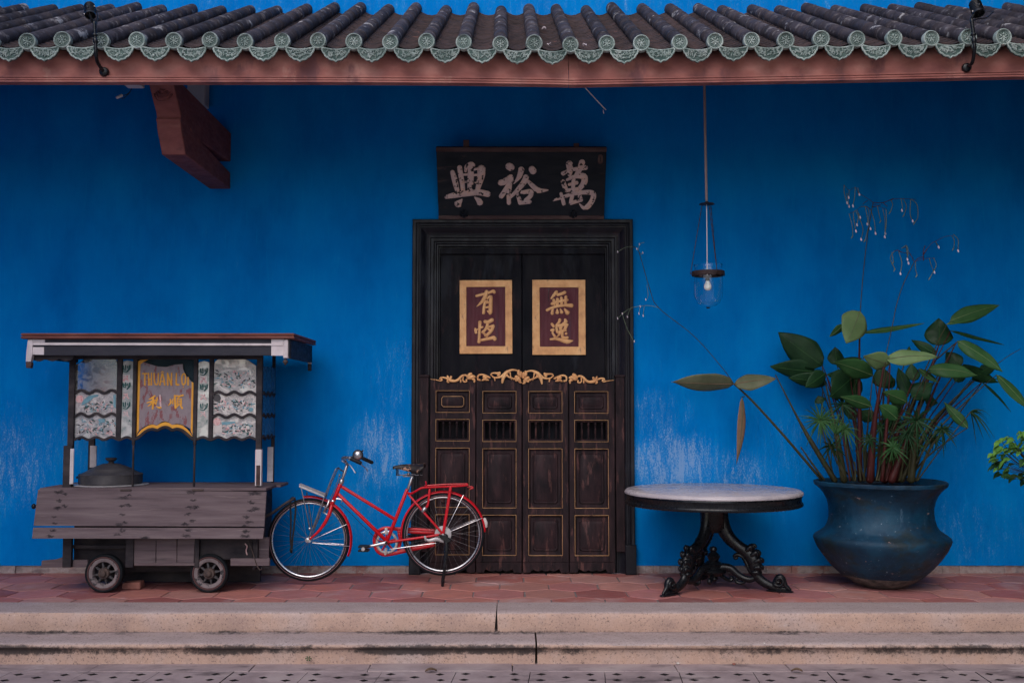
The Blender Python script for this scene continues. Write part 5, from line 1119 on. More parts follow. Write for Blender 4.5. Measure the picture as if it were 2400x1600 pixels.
# rod hoop and front carrier
part('carrier_hoop', 'steel', [B(848,345,0), B(805,325,-.02), B(785,308,-.05), B(760,318,-.075), B(735,370,-.08), B(690,480,-.08), B(640,610,-.075), B(570,800,-.07), B(503,975,-.066)], .0044, 8)
part('carrier_hoop', 'steel', [B(846,350,0), B(815,335,.02), B(795,318,.05), B(775,325,.075), B(745,385,.08), B(700,490,.08), B(655,615,.075), B(590,800,.07), B(520,975,.066)], .0044, 8)
part('brake_rod', 'steel', [B(797,372,-.02), B(745,520,-.025), B(700,610,-.03)], .0035, 8)
m = MB(); m.ell(B(795,378,-.02), (.009,.007,.010)); m.build('rod_knob', MT['steel'], BK)
pl = [B(408,482,-.085), B(652,582,-.085), B(668,560,.085), B(428,464,.085)]
m = MB(); up_ = Vector((0,0,.008)); m.hexa([p-up_ for p in pl]+[p+up_ for p in pl]); FC = m.build('front_carrier', MT['alu'], BK, bevel=.003)
for t in (.2,.4,.6,.8):
    m = MB(); a, c = pl[0].lerp(pl[3], t), pl[1].lerp(pl[2], t); m.tube([a+up_*1.2, c+up_*1.2], .006, 8, nor=(0,0,1), sq=.4); m.build('carrier_rib', MT['alu'], FC)
for (p, q, dy) in (((430,500),(512,885),-.08),((482,540),(535,872),.08),((650,585),(548,878),-.078)): part('carrier_leg', 'steel', [B(*p, dy), B(*q, dy*.9)], .0045, 8)
m = MB(); m.ell(B(510,885,-.075), (.011,.008,.012)); m.build('leg_clip', MT['chrome'], BK)
# rim brake
part('brake_arm', 'chrome', [B(695,615,-.035), B(680,660,-.05), B(655,700,-.045), B(648,722,-.03)], [.009,.008,.008,.010], 8)
part('brake_arm', 'chrome', [B(705,625,.035), B(690,670,.05), B(668,705,.045), B(655,725,.03)], [.009,.008,.008,.010], 8)
part('brake_band', 'chrome', [B(640,728,-.03), B(680,752,-.045), B(716,757,-.03)], .007, 8)
part('frame_lug', 'chrome', [B(760,600,-.02), B(800,605,-.02), B(818,618,-.02), B(812,632,-.02)], .006, 8)
part('brake_cable', 'iron', [B(800,650,-.02), B(880,720,-.02), B(1010,850,-.02), B(1150,985,-.02), B(1240,1060,-.02)], .0022, 6)
# saddle
rows = []; n = 20
for i in range(n+1):
    t = i/n; q = lerp(1302, 1605, t); wd = lerp(.022, .085, max(0, min(1, (t-.25)/.6))**1.2); top = 288-20*math.sin(min(1, t*2.2)*math.pi/2)+6*math.sin(t*3)+(8*(1-t)**6)
    dr = lerp(24, 80, math.sin(min(1, t*1.25)*math.pi/2)**1.3)*(1 if t < .8 else lerp(1, .45, (t-.8)/.2)); row = []
    for k in range(13):
        s = (k-6)/6; p = B(q, top, 0); row.append(p+Vector((0, wd*math.sin(s*1.5), -dr*kb*(abs(s)**2.6))))
    rows.append(row)
m = MB(); m.sheet(rows); SD_ = m.build('saddle', MT['saddle'], BK, solid=.004, ang=60)
for (q0, dy) in ((1345,-.05),(1565,-.06),(1345,.03),(1565,.06)):
    P = [B(q0+(-6 if q0 < 1400 else 6)*0, 318+62*i/60, dy)+Vector((math.cos(i*.62)*.0125, math.sin(i*.62)*.0125, 0)) for i in range(61)]; m = MB(); m.tube(P, .0021, 6); m.build('saddle_spring', MT['grip'], SD_)
for dy in (-.045, .045): part('saddle_rail', 'steel', [B(1335,378,dy), B(1400,375,dy*.8), B(1450,366,dy*.6), B(1520,375,dy), B(1580,376,dy*1.2)], .004, 8, parent=SD_)
m = MB(); m.tube([B(1450,368,-.045), B(1450,368,.045)], .014, 14); m.box(B(1398,370,0).x, B(1476,370,0).x, YB5-.03, YB5+.03, B(1400,392).z, B(1400,380).z); m.build('saddle_clamp', MT['steel'], SD_, bevel=.002)
part('seat_post', 'chrome', [B(1488,385), B(1440,520)], .0125, 14)
# rear carrier
for dy in (-.055, .055):
    part('carrier_rail', 'bikered', [B(1438,545,dy*.25), B(1478,550,dy*.6), B(1530,522,dy), B(1585,497,dy), B(1700,490,dy), B(1850,484,dy), B(1990,474,dy), B(2012,466,dy)], .0088, 8)
    part('carrier_strut', 'bikered', [B(1850,488,dy*1.12), B(1815,715,dy*1.2), B(1778,935,dy*1.25)], .0115, 8, nor=(0,-1,0), sq=.45)
    part('carrier_strut', 'bikered', [B(1650,515,dy*1.1), B(1642,600,dy*1.1), B(1630,665,dy*1.05), B(1598,702,dy)], .0095, 8, nor=(0,-1,0), sq=.5)
for q in (1540, 1620, 1700, 1780, 1860, 1935, 2005):
    m = MB(); a = B(q, 520 if q < 1560 else 484-(q-1620)*.03, -.055); m.tube([a, a+Vector((0,.11,0))], .0055, 8, sq=.5, nor=(0,0,1)); m.build('carrier_slat', MT['bikered'], BK)
for dy in (-.02, .02): part('carrier_spring', 'bikered', [B(1605,476,dy), B(1800,464,dy), B(1960,460,dy), B(2010,458,dy)], .0055, 8)
part('carrier_hook', 'bikered', [B(1615,490,-.03), B(1618,460,-.03), B(1612,438,-.03)], .0055, 8); part('carrier_hook', 'bikered', [B(2012,490,0), B(2050,488,0), B(2062,500,0), B(2030,510,0)], .006, 8)
m = MB(); m.tube([B(1585,718,-.06), B(1608,690,-.058)], .016, 10); m.build('strut_clip', MT['chrome'], BK)
# drive side: chain case, chainring, cranks, pedals
cc = MB(); dyc = .062
def caseband(P, w): cc.tube(spline([B(q, r, dyc) for q, r in P], 6), w*kb, 10, nor=(0,-1,0), sq=.45)
caseband([(1690,905),(1500,893),(1330,886),(1235,880),(1170,905),(1132,960),(1128,1030),(1150,1090),(1195,1125),(1260,1130),(1400,1100),(1560,1065),(1690,1040)], 17)
caseband([(1690,925),(1500,918),(1350,912)], 14); caseband([(1690,1020),(1500,1062),(1350,1098)], 12)
caseband([(1360,930),(1372,1000),(1352,1080)], 16)
CC = cc.build('chain_case', MT['bikered'], BK)
m = MB(); m.lathe([(102*kb,-.003),(108*kb,0),(102*kb,.003),(84*kb,.003),(84*kb,-.003),(102*kb,-.003)], B(1243,1015,.05), 40, (0,1,0)); m.build('chainring', MT['chrome'], BK)
for k in range(5):
    a = 2*math.pi*k/5+.4; c = B(1243,1015,.048); m = MB(); m.tube([c+Vector((math.cos(a)*.012,0,math.sin(a)*.012)), c+Vector((math.cos(a)*90*kb,0,math.sin(a)*90*kb))], [.009,.006], 8, nor=(0,-1,0), sq=.3); m.build('spider_arm', MT['bikered'], BK)
for (p, q) in (((1236,885),(1238,935)), ((1236,1075),(1228,1130))):
    m = MB(); m.tube([B(*p,.04), B(*q,.04)], [14*kb,11*kb], 10, nor=(0,-1,0), sq=.35); m.build('case_bracket', MT['cream'], BK)
def crank(end, dy, up):
    c = B(1238,1020,dy); e = B(*end, dy*1.1); m = MB(); m.tube([c, c.lerp(e,.5), e], [.017,.0105,.013], 10, nor=(0,-1,0), sq=.6); o = m.build('crank', MT['chrome'], BK)
    m = MB(); m.lathe([(0,-.008),(.010,-.008),(.012,0)], c+Vector((0,-.006 if dy < 0 else .006,0)), 12, (0,1,0)); m.build('crank_bolt', MT['iron'], o)
    s = -1 if dy < 0 else 1; m = MB(); pc_ = e+Vector((0, s*.055, 0))
    for zz in (-.016,.016): m.box(pc_.x-.042, pc_.x+.042, pc_.y-.045, pc_.y+.045, pc_.z+zz-.008, pc_.z+zz+.008)
    p = m.build('pedal', MT['grip'], BK, bevel=.004); m = MB(); m.lathe([(0,-.052),(.014,-.052),(.018,-.046),(.010,-.04),(.009,.05)], pc_, 12, (0,s*-1 if False else 1,0)); m.build('pedal_axle', MT['chrome'], p)
crank((1035,1062), -.075, 0); crank((1440,980), .09, 1)
m = MB(); m.tube(spline([B(1615,985,-.07), B(1650,998,-.072), B(1720,985,-.072), B(1780,1010,-.07)], 5), rspline([.008,.013,.016,.006], 5), 10, nor=(0,-1,0), sq=.5); m.tube([B(1605,960,-.07), B(1615,995,-.07)], .010, 8); m.build('hub_brake_arm', MT['alu'], BK)
part('brake_rod', 'chrome', [B(1265,1082,-.05), B(1480,1052,-.06), B(1712,1022,-.065)], .0035, 6)
m = MB(); m.lathe([(0,-.046),(.03,-.046),(78*kb,-.042),(80*kb,-.036),(76*kb,-.030),(.03,-.03)], Cr+Vector((0,0,.002)), 36, (0,1,0)); m.build('hub_brake_drum', MT['alu'], BK)
# two-legged centre stand
for dy in (-.085, .085):
    ft = B(1772,1395,dy); ft.z = .006
    m = MB(); m.tube([B(1800,950,dy*.9), B(1812,1050,dy*.95), B(1800,1200,dy), ft], [.020,.018,.0125,.0125], 10, nor=(0,-1,0), sq=.7); m.build('stand_leg', MT['iron'], BK)
m = MB(); m.prism([B(q, r, -.092) for q, r in ((1735,935),(1800,950),(1855,985),(1850,1010),(1810,1020),(1745,968))], (0,.012,0)); m.build('stand_plate', MT['iron'], BK, bevel=.003)
# ================================================================== marble table
YT = -.755; tc = at(1670.5, 1146, YT); zt0 = tc.z; TX = tc.x
T = thing('round_table', (TX, YT, 0), 'round white marble topped table on a carved black three-legged base', 'table')
c = Vector((TX, YT, 0)); rT = 206*mpp(tc)
m = MB(); m.lathe([(0,zt0),(rT-.020,zt0),(rT-.015,zt0-.003),(rT-.013,zt0-.007),(rT-.004,zt0-.011),(rT,zt0-.020),(rT-.002,zt0-.031),(rT-.010,zt0-.035),(0,zt0-.035)], c, 96); m.build('marble_top', MT['marble'], T, ang=50)
za = zt0-.0355; m = MB(); m.lathe([(0,za),(rT-.012,za),(rT-.010,za-.010),(rT-.014,za-.014),(rT-.016,za-.050),(rT-.008,za-.056),(rT-.002,za-.066),(rT-.004,za-.078),(rT-.014,za-.084),(rT-.05,za-.084),(0,za-.080)], c, 96); m.build('apron', MT['iron'], T, ang=50)
LEGP = [(.052,.70,.066),(.056,.60,.064),(.074,.50,.060),(.120,.41,.053),(.190,.345,.046),(.262,.295,.052),(.310,.24,.060),(.325,.18,.056),(.330,.135,.042),(.355,.095,.038),(.405,.060,.036),(.460,.038,.030),(.510,.026,.022),(.560,.018,.016)]
for ang in (219, 341, 100):
    d = Vector((math.cos(R(ang)), math.sin(R(ang)), 0)); s = Vector((-d.y, d.x, 0)); L = lambda r, z, t=0: c+d*r+s*t+Vector((0,0,z))
    m = MB(); P = spline([L(r, z) for r, z, _ in LEGP], 4); rr = rspline([w for _, _, w in LEGP], 4); m.tube(P, rr, 12, nor=s, sq=.74)
    lg = m.build('leg', MT['iron'], T, ang=60)
    m = MB()
    for t in (-1, 1):    # raised edge beads following the leg, and the toe scroll
        m.tube([L(r, z, t*w*.50) + (d*.008+Vector((0,0,.012)))*(w/.05) for (r, z, w) in [(LEGP[i][0], LEGP[i][1], LEGP[i][2]) for i in range(14)]], .006, 6)
        m.tube(spline([L(.47,.060,t*.018), L(.500,.050,t*.022), L(.530,.062,t*.022), L(.538,.092,t*.022), L(.515,.112,t*.022), L(.488,.100,t*.022), L(.490,.080,t*.022), L(.508,.078,t*.022)], 4), .011, 8)
    m.tube(spline([L(.470,.045), L(.505,.110), L(.530,.100), L(.552,.055), L(.590,.020)], 5), rspline([.030,.030,.028,.020,.012], 5), 10, nor=s, sq=.9)
    m.tube([L(.42,.008), L(.50,.009), L(.60,.009)], [.020,.030,.024], 10, nor=(0,0,1), sq=.3)
    m.build('toe_scroll', MT['iron'], lg, ang=60)
    m = MB()             # acanthus knee with curled leaves
    for (r, z, a, l) in ((.300,.315,1.0,.06),(.335,.275,.7,.065),(.355,.225,.3,.06),(.355,.18,-.2,.055),(.345,.145,-.7,.05)):
        for t in (-.030, 0, .030):
            q = L(r-abs(t)*.5, z, t); m.tube(spline([q-d*.02, q+d*l*.35*math.cos(a)+Vector((0,0,l*.35*math.sin(a)+.012)), q+d*l*.55*math.cos(a)+Vector((0,0,l*.2*math.sin(a)-.008))], 3), rspline([.020,.021,.008],3), 8, nor=s, sq=.8)
    m.ell(L(.295,.345), (.020,.020,.017)); m.tube(spline([L(.28,.325), L(.30,.352), L(.325,.355), L(.33,.338)], 3), .011, 8)
    m.build('knee_carving', MT['iron'], lg, ang=60)
    m = MB(); m.tube(spline([L(.335,.115), L(.290,.150), L(.262,.205), L(.235,.255), L(.190,.275), L(.165,.262), L(.172,.245), L(.188,.252)], 5), rspline([.020,.020,.018,.017,.016,.015,.012,.010], 5), 10, nor=s, sq=1.1); m.build('inner_scroll', MT['iron'], lg, ang=60)
    m = MB(); m.tube(spline([L(.345,.115), L(.28,.085), L(.20,.110), L(.13,.165), L(.04,.17)], 5), rspline([.022,.026,.028,.032,.034], 5), 10, nor=s, sq=.8)
    m.tube(spline([L(.26,.085), L(.22,.055), L(.18,.060), L(.175,.085), L(.20,.092)], 4), .014, 8); m.build('stretcher', MT['iron'], lg, ang=60)
m = MB(); m.lathe([(0,.055),(.022,.060),(.036,.075),(.03,.09),(.05,.10),(.085,.115),(.10,.135),(.085,.155),(.06,.165),(.065,.18),(.075,.195),(.058,.21),(.04,.222),(.046,.24),(.055,.255),(.040,.275),(.022,.29),(.03,.305),(.024,.325),(0,.335)], c, 28); m.build('centre_boss', MT['iron'], T)
m = MB(); m.lathe([(.0,zt0-.118),(.13,zt0-.118),(.12,zt0-.135),(.105,zt0-.16),(.10,zt0-.3),(.07,zt0-.34),(0,zt0-.34)], c, 24); m.build('column', MT['iron'], T)
for k in range(3):
    a = R(280+k*120-35); d = Vector((math.cos(a), math.sin(a), 0)); m = MB(); m.tube(spline([c+d*.05+Vector((0,0,.11)), c+d*.10+Vector((0,0,.075)), c+d*.13+Vector((0,0,.062)), c+d*.15+Vector((0,0,.075)), c+d*.14+Vector((0,0,.09))], 4), .016, 8); m.build('boss_scroll', MT['iron'], T)
# ================================================================== blue pot
YPOT = -.66; pcx = at(2065, 1250, YPOT).x; PC = Vector((pcx, YPOT, 0)); sc_ = mpp(at(2065,1250,YPOT))/.00348
T = thing('planter_pot', tuple(PC), 'huge blue painted pot with flared rim and chipped shoulder, standing right of the table', 'pot')
pr = [(0,.0),(.15,.0),(.19,.012),(.26,.045),(.345,.098),(.42,.165),(.48,.235),(.53,.305),(.556,.355),(.566,.385),(.560,.404),(.540,.420),(.505,.440),(.470,.468),(.447,.505),(.434,.555),(.430,.60),(.433,.65),(.446,.70),(.470,.748),(.500,.785),(.532,.812),(.548,.822),(.552,.846),(.546,.853),(.530,.853),(.515,.840),(.49,.80),(.46,.74),(0,.735)]
seg = 80; m = MB(); rnp = random.Random(8); vs = []; fs = []
for i, (r, z) in enumerate(pr):
    for k in range(seg):
        a = 2*math.pi*k/seg; w = 1+.006*math.sin(2*a+1)+.004*math.sin(3*a+z*6)+(rnp.uniform(-.0025,.0025))
        zz = z+(.003*math.sin(2*a+.5)+rnp.uniform(-.0015,.0015) if z > .02 else 0); r_ = r*.936; vs.append(PC+Vector((math.cos(a)*r_*w, math.sin(a)*r_*w, zz*sc_*.998)))
fs = [(i*seg+k, i*seg+(k+1) % seg, (i+1)*seg+(k+1) % seg, (i+1)*seg+k) for i in range(len(pr)-1) for k in range(seg)]
m.add(vs, fs)
# the scabby foot is another finish
for fi in range(len(m.f)): m.m[fi] = 1 if fi < 4*seg else 0
m.build('body', [MT['potglaze'], MT['potmud']], T, ang=40)
m = MB(); m.lathe([(.47,.80*sc_),(.2,.815*sc_),(0,.82*sc_)], PC, 40); m.build('soil', MT['soil'], T)
zr = .81*sc_
# ================================================================== plants growing in it
TH = thing('water_canna_plant', tuple(PC+Vector((0,0,zr))), 'tall water canna with broad paddle leaves and dangling flower chains, growing in the blue pot', 'plant')
def G(q, r, Y): return at(1500+q*.38265, 680+r*.38265, Y)
rn = random.Random(31)
def leaf(b0, b1, w, Y0, Y1, mat, bend=.0, tilt=.3, fold=.18, par=TH, wav=.02):
    A, Bp = G(*b0, Y0), G(*b1, Y1); ax = Bp-A; Ln = ax.length; t_ = ax.normalized()
    side = t_.cross(Vector((0,1,0))).normalized(); nrm = side.cross(t_).normalized()
    wv_ = side*math.cos(tilt)+Vector((0,1,0))*math.sin(tilt); wv_ = (wv_-t_*wv_.dot(t_)).normalized(); nr = wv_.cross(t_).normalized()
    if nr.y > 0: nr = -nr
    W_ = w*1.12*.38265*mpp(A)/2; rows = []; n = 14; a_ = rn.uniform(0, 6); hk = rn.uniform(-.045,.045); wav = rn.uniform(.02,.07)
    for i in range(n+1):
        t = i/n; sh = ((t/.33)**.48 if t < .33 else 1-((t-.33)/.67)**1.85) if 0 < t < 1 else 0.015; sh = max(sh, .015)
        cen = A+ax*t+side*(hk*Ln*math.sin(t*2.6))+nr*(-bend*4*t*(1-t)*Ln*-1)+Vector((0,0,-bend*.25*Ln*t*t)); row = []
        for s in (-1,-.72,-.38,0,.38,.72,1):
            wob = wav*math.sin(t*9+a_+s*2)*abs(s)
            row.append(cen+wv_*(W_*sh*s*1.04)+nr*(fold*W_*sh*abs(s)**1.3*-1+wob*W_*2))
        rows.append(row)
    m = MB(); m.sheet(rows); m.k = 1; m.tube([r[3]+nr*.0014 for r in rows], [lerp(.0030,.0008,i/n) for i in range(n+1)], 5)
    return m.build('leaf', [MT[mat], MT[RIB[mat]]], par, solid=.0012, ang=70)
RIB = dict(leafdark='leafmid', leafmid='leafpale', leafpale='leafolive', leafolive='leafdry', leafdry='leafolive')
LV = [((575,572),(193,562),128,-.42,-.52,'leafolive',.10,.9), ((578,575),(832,532),100,-.42,-.48,'leafolive',.12,.7), ((625,655),(585,1062),50,-.40,-.42,'leafdry',.05,.4),
 ((1118,462),(848,252),165,-.38,-.30,'leafdark',.06,.3), ((1075,500),(797,465),118,-.34,-.28,'leafdark',.05,.6), ((1145,570),(905,540),92,-.40,-.38,'leafdark',.05,.6), ((1135,508),(1012,592),96,-.55,-.62,'leafdark',.1,.3),
 ((1205,455),(1193,348),92,-.5,-.45,'leafdark',0,.1), ((1428,522),(1185,438),112,-.75,-.85,'leafmid',.06,.5), ((1285,518),(1145,512),68,-.6,-.55,'leafdark',.05,.5), ((1310,530),(1165,655),165,-.58,-.70,'leafdark',.05,.2), ((1335,540),(1300,660),110,-.55,-.6,'leafdark',.0,.2),
 ((1345,128),(1262,322),158,-.80,-.90,'leafpale',.06,.1), ((1248,210),(1160,282),48,-.70,-.65,'leafmid',.05,.5), ((1358,262),(1740,195),44,-.70,-.60,'leafmid',.04,1.0),
 ((1530,455),(1368,400),104,-.90,-.96,'leafpale',.10,.5), ((1505,425),(1822,410),94,-.92,-.98,'leafpale',.08,.6), ((1765,485),(2068,527),92,-.88,-.92,'leafmid',.06,.5),
 ((1830,338),(1825,172),150,-.60,-.52,'leafdark',.0,.2), ((1898,190),(2202,92),92,-.66,-.60,'leafmid',.06,.4), ((1880,208),(2122,160),40,-.66,-.64,'leafmid',.03,.8), ((1902,248),(2232,325),32,-.60,-.50,'leafdark',.05,.9),
 ((1945,312),(2220,497),92,-.72,-.84,'leafmid',.07,.35), ((1815,392),(1660,303),58,-.62,-.55,'leafdark',.05,.5), ((1965,468),(1875,376),92,-.5,-.42,'leafdark',.05,.3), ((1968,462),(2205,558),80,-.55,-.45,'leafdark',.06,.5),
 ((2185,518),(2400,735),70,-.66,-.76,'leafmid',.08,.4), ((2095,562),(2268,745),18,-.55,-.6,'leafdark',.03,.4), ((2075,508),(2185,462),64,-.5,-.45,'leafdark',.03,.4), ((2030,545),(2190,545),46,-.5,-.45,'leafdark',.03,.6), ((1708,482),(1830,562),46,-.82,-.86,'leafmid',.06,.5),
 ((1645,642),(1583,472),74,-.72,-.68,'leafdark',.02,.2), ((1665,655),(1790,565),108,-.78,-.84,'leafdark',.04,.3), ((1637,684),(1490,620),88,-.86,-.92,'leafmid',.06,.4), ((1418,712),(1228,650),72,-.88,-.95,'leafmid',.06,.5), ((1578,790),(1463,702),88,-.90,-.95,'leafmid',.06,.3),
 ((1500,598),(1472,462),108,-.62,-.58,'leafdark',0,.2), ((1682,555),(1662,448),78,-.60,-.55,'leafdark',0,.2), ((1428,795),(1348,735),76,-.62,-.6,'leafdark',.04,.3), ((1612,842),(1495,792),64,-.6,-.58,'leafdark',.05,.5), ((1305,792),(1262,660),62,-.55,-.5,'leafdark',.02,.3), ((1110,692),(1090,645),60,-.5,-.48,'leafdark',0,.2),
 ((1240,422),(1375,420),24,-.5,-.48,'leafdark',.02,.8), ((2008,842),(1862,680),58,-.72,-.62,'leafmid',.06,.5), ((1560,540),(1500,600),60,-.5,-.5,'leafdark',.0,.2), ((1745,660),(1825,690),70,-.5,-.5,'leafdark',.0,.4), ((1545,720),(1610,690),60,-.5,-.5,'leafdark',.0,.4), ((1650,345),(1648,420),26,-.5,-.5,'leafdark',.0,.2), ((1930,560),(2000,470),70,-.4,-.38,'leafdark',.0,.3)]
for (b0, b1, w, Y0, Y1, mt, bd_, tl) in LV: leaf(b0, b1, w, Y0, Y1, mt, bd_*.6, tl*.8)
def stem(P, r, mat='stemred', name='stem', par=TH, sp=5, n=10):
    Q = [G(q, rr, Y) for q, rr, Y in P]; k = .38265*mpp(Q[0]); m = MB()
    if len(Q) > 2: pts = spline(Q, sp); rr_ = rspline([x*k for x in r], sp)
    else: pts = Q; rr_ = [x*k for x in r]
    m.tube(pts, rr_, n); return m.build(name, MT[mat], par)
for P, r, mt in ((((1348,1165,-.66),(1345,800,-.68),(1342,520,-.70),(1346,250,-.72)),(15,13,9,4),'stemred'), (((1408,1165,-.80),(1432,850,-.86),(1460,660,-.90),(1492,470,-.92)),(24,17,9,5),'stemred'), (((1250,1165,-.75),(1205,890,-.72),(1165,700,-.6),(1115,470,-.4)),(22,16,6,3),'stemgreen'),
   (((1195,1165,-.62),(1050,930,-.55),(960,770,-.5),(830,518,-.46)),(18,15,7,3),'stemgreen'), (((1112,1160,-.5),(890,900,-.46),(690,680,-.43),(575,572,-.42)),(9,8,7,5),'stemgreen'), (((1128,1160,-.55),(1040,1040,-.5),(985,960,-.48)),(7,6,4),'stemgreen'),
   (((1482,1165,-.85),(1505,900,-.88),(1520,680,-.90),(1532,455,-.92)),(12,11,6,3),'stemred'), (((1540,1165,-.8),(1620,960,-.78),(1740,620,-.70),(1830,335,-.62)),(26,18,9,4),'stemred'), (((1500,1165,-.7),(1560,920,-.68),(1625,780,-.66),(1680,555,-.62)),(24,16,6,3),'stemred'),
   (((1570,1165,-.62),(1690,900,-.6),(1790,640,-.62),(1935,320,-.7)),(22,15,7,4),'stemred'), (((1600,1165,-.7),(1760,850,-.62),(1900,690,-.55),(2045,556,-.52)),(16,12,6,4),'stemgreen'), (((1660,1165,-.75),(1680,980,-.75),(1700,800,-.76),(1765,485,-.86)),(24,16,6,3),'stemgreen'),
   (((1690,1165,-.7),(1780,960,-.66),(1880,850,-.62),(2090,570,-.52)),(8,7,5,3),'stemgreen'), (((1420,1165,-.6),(1380,990,-.58),(1330,850,-.56),(1290,660,-.52)),(16,10,5,3),'stemred'), (((1455,1165,-.75),(1470,900,-.74),(1465,750,-.72),(1440,560,-.7)),(10,8,5,3),'stemred'), (((1310,1165,-.9),(1265,950,-.9),(1240,860,-.88)),(4,3,2),'stemgreen'), (((1375,1165,-.95),(1340,1040,-.96),(1320,980,-.97)),(4,3,2),'stemgreen'),
   (((640,650,-.43),(625,655,-.40)),(3,3),'stemgreen'), (((1190,1165,-.6),(1140,950,-.5),(1110,800,-.46),(1120,600,-.42)),(7,5,4,3),'stemgreen'), (((1318,1165,-.9),(1318,1120,-.9),(1316,1050,-.9)),(7,6,4),'stemgreen'), (((1440,560,-.7),(1428,525,-.75)),(3,2),'stemgreen'), (((1820,420,-.62),(1925,330,-.68)),(4,4),'stemgreen'), (((1340,560,-.70),(1370,410,-.7)),(4,2),'stemgreen'), (((2330,360,-.4),(2260,400,-.42),(2190,450,-.45)),(1.5,2,2),'stemgreen')):
    stem(P, r, mt)
# every leaf has its own thin stalk rising out of the pot
for i_, (b0, b1, w, Y0, Y1, mt, bd_, tl) in enumerate(LV):
    if i_ < 3 or b0[1] < 150 or i_ in (13, 14, 18, 19): continue
    bx_ = 1400+(b0[0]-1400)*.33+rn.uniform(-45,45); bx_ = max(1180, min(1720, bx_))
    stem(((bx_, 1165, -.66+rn.uniform(-.2,.2)), (lerp(bx_, b0[0], .30)+rn.uniform(-12,12), lerp(1165, b0[1], .45), lerp(-.66, Y0, .5)), (lerp(bx_, b0[0], .78), lerp(1165, b0[1], .84), Y0), (b0[0], b0[1], Y0)), (6, 5, 3.4, 2.4), 'stemgreen' if i_ % 3 else 'stemred', n=7, sp=4)
# flower stalks with zigzag chains
def FZ(q, r, Y): return at(1560+q*.35714, 180+r*.35714, Y)
fs1 = thing('flower_spike', tuple(FZ(1300,1500,-.70)), None, None); 
def spike(base): pass
bpy.data.objects.remove(fs1)
stk = MB()
def tubeF(mb, P, r, Y, n=6): mb.tube(spline([FZ(q, rr, Y) for q, rr in P], 4), r*.35714*mpp(FZ(1300,900,Y)), n)
def chain(mb, bud, P, Y, amp=4.0, tip=True):
    pts = spline([FZ(q, r, Y) for q, r in P], 12); k = .35714*mpp(pts[0]); out = []; L = 0
    for i, p in enumerate(pts):
        out.append(p+Vector((amp*k*(1 if i % 2 else -1)*.55, .003*(1 if i % 2 else -1), 0)))
    mb.tube(out, 2.5*k, 5)
    if tip:
        e = pts[-1]; bud.tube([e+Vector((0,0,6*k)), e+Vector((0,-.004,-2*k)), e+Vector((.002,-.006,-10*k))], [3*k,5.5*k,4.5*k], 8)
    else:
        e = pts[-1]; mb.tube([e, e+Vector((-10*k,0,-16*k))], [4*k,2*k], 6)
def make_spike(stalk, branches, chains, Y, lab):
    m = MB(); b_ = MB()
    o = stk = MB(); stk.tube(spline([p for p in stalk], 6), .0033, 6)
    so = stk.build('flower_stalk', MT['stemgreen'], TH)
    for P, r in branches:
        bm_ = MB(); tubeF(bm_, P, r, Y); bm_.build('branch', MT['stemred'], so)
    for P, tip in chains: chain(m, b_, P, Y+rn.uniform(-.05,.05), tip=tip)
    c_ = m.build('flower_chain', MT['stemthin'], so); c_['kind'] = 'stuff'
    f_ = b_.build('flower_bud', MT['petal'], so); f_['kind'] = 'stuff'
make_spike([G(1346,250,-.72), G(1352,100,-.72), FZ(1280,1500,-.72), FZ(1300,1260,-.72), FZ(1330,1010,-.72), FZ(1362,825,-.72)],
 [([(1362,825),(1425,826),(1495,800)],2.5), ([(1425,826),(1520,800),(1640,805)],1.6), ([(1362,825),(1320,795),(1262,762)],1.6), ([(1425,826),(1455,850)],2.2), ([(1295,835),(1325,812)],2.2), ([(1360,855),(1385,850),(1412,840)],2.4), ([(1262,762),(1245,725),(1205,745),(1172,712)],1.3), ([(1345,870),(1320,852),(1285,852),(1255,872),(1205,900)],1.4), ([(1362,835),(1400,850),(1447,870)],1.4)],
 [([(1172,712),(1172,760),(1190,825)],1), ([(1205,745),(1200,790)],1), ([(1190,765),(1203,848)],1), ([(1245,725),(1240,790),(1228,845)],1), ([(1262,730),(1270,770)],1), ([(1205,900),(1225,980),(1228,1045)],0), ([(1255,872),(1232,900),(1248,1010)],1), ([(1258,880),(1275,920)],1), ([(1250,885),(1285,960),(1295,1010),(1282,1065)],1), ([(1285,852),(1322,855),(1335,900),(1322,965)],1), ([(1310,850),(1330,950),(1343,995)],1), ([(1345,870),(1370,950),(1376,1025)],1), ([(1390,850),(1400,900),(1412,945)],0), ([(1425,870),(1440,940),(1440,1025)],1), ([(1447,870),(1448,960),(1437,1048)],1), ([(1480,812),(1490,840),(1475,885)],0), ([(1545,800),(1555,860),(1550,875)],1), ([(1560,800),(1580,850),(1565,905)],0), ([(1608,805),(1605,900),(1620,945)],1), ([(1615,805),(1650,840),(1655,920),(1635,955)],0), ([(1270,900),(1255,970)],1), ([(1330,990),(1310,1070)],0)], -.72, '')
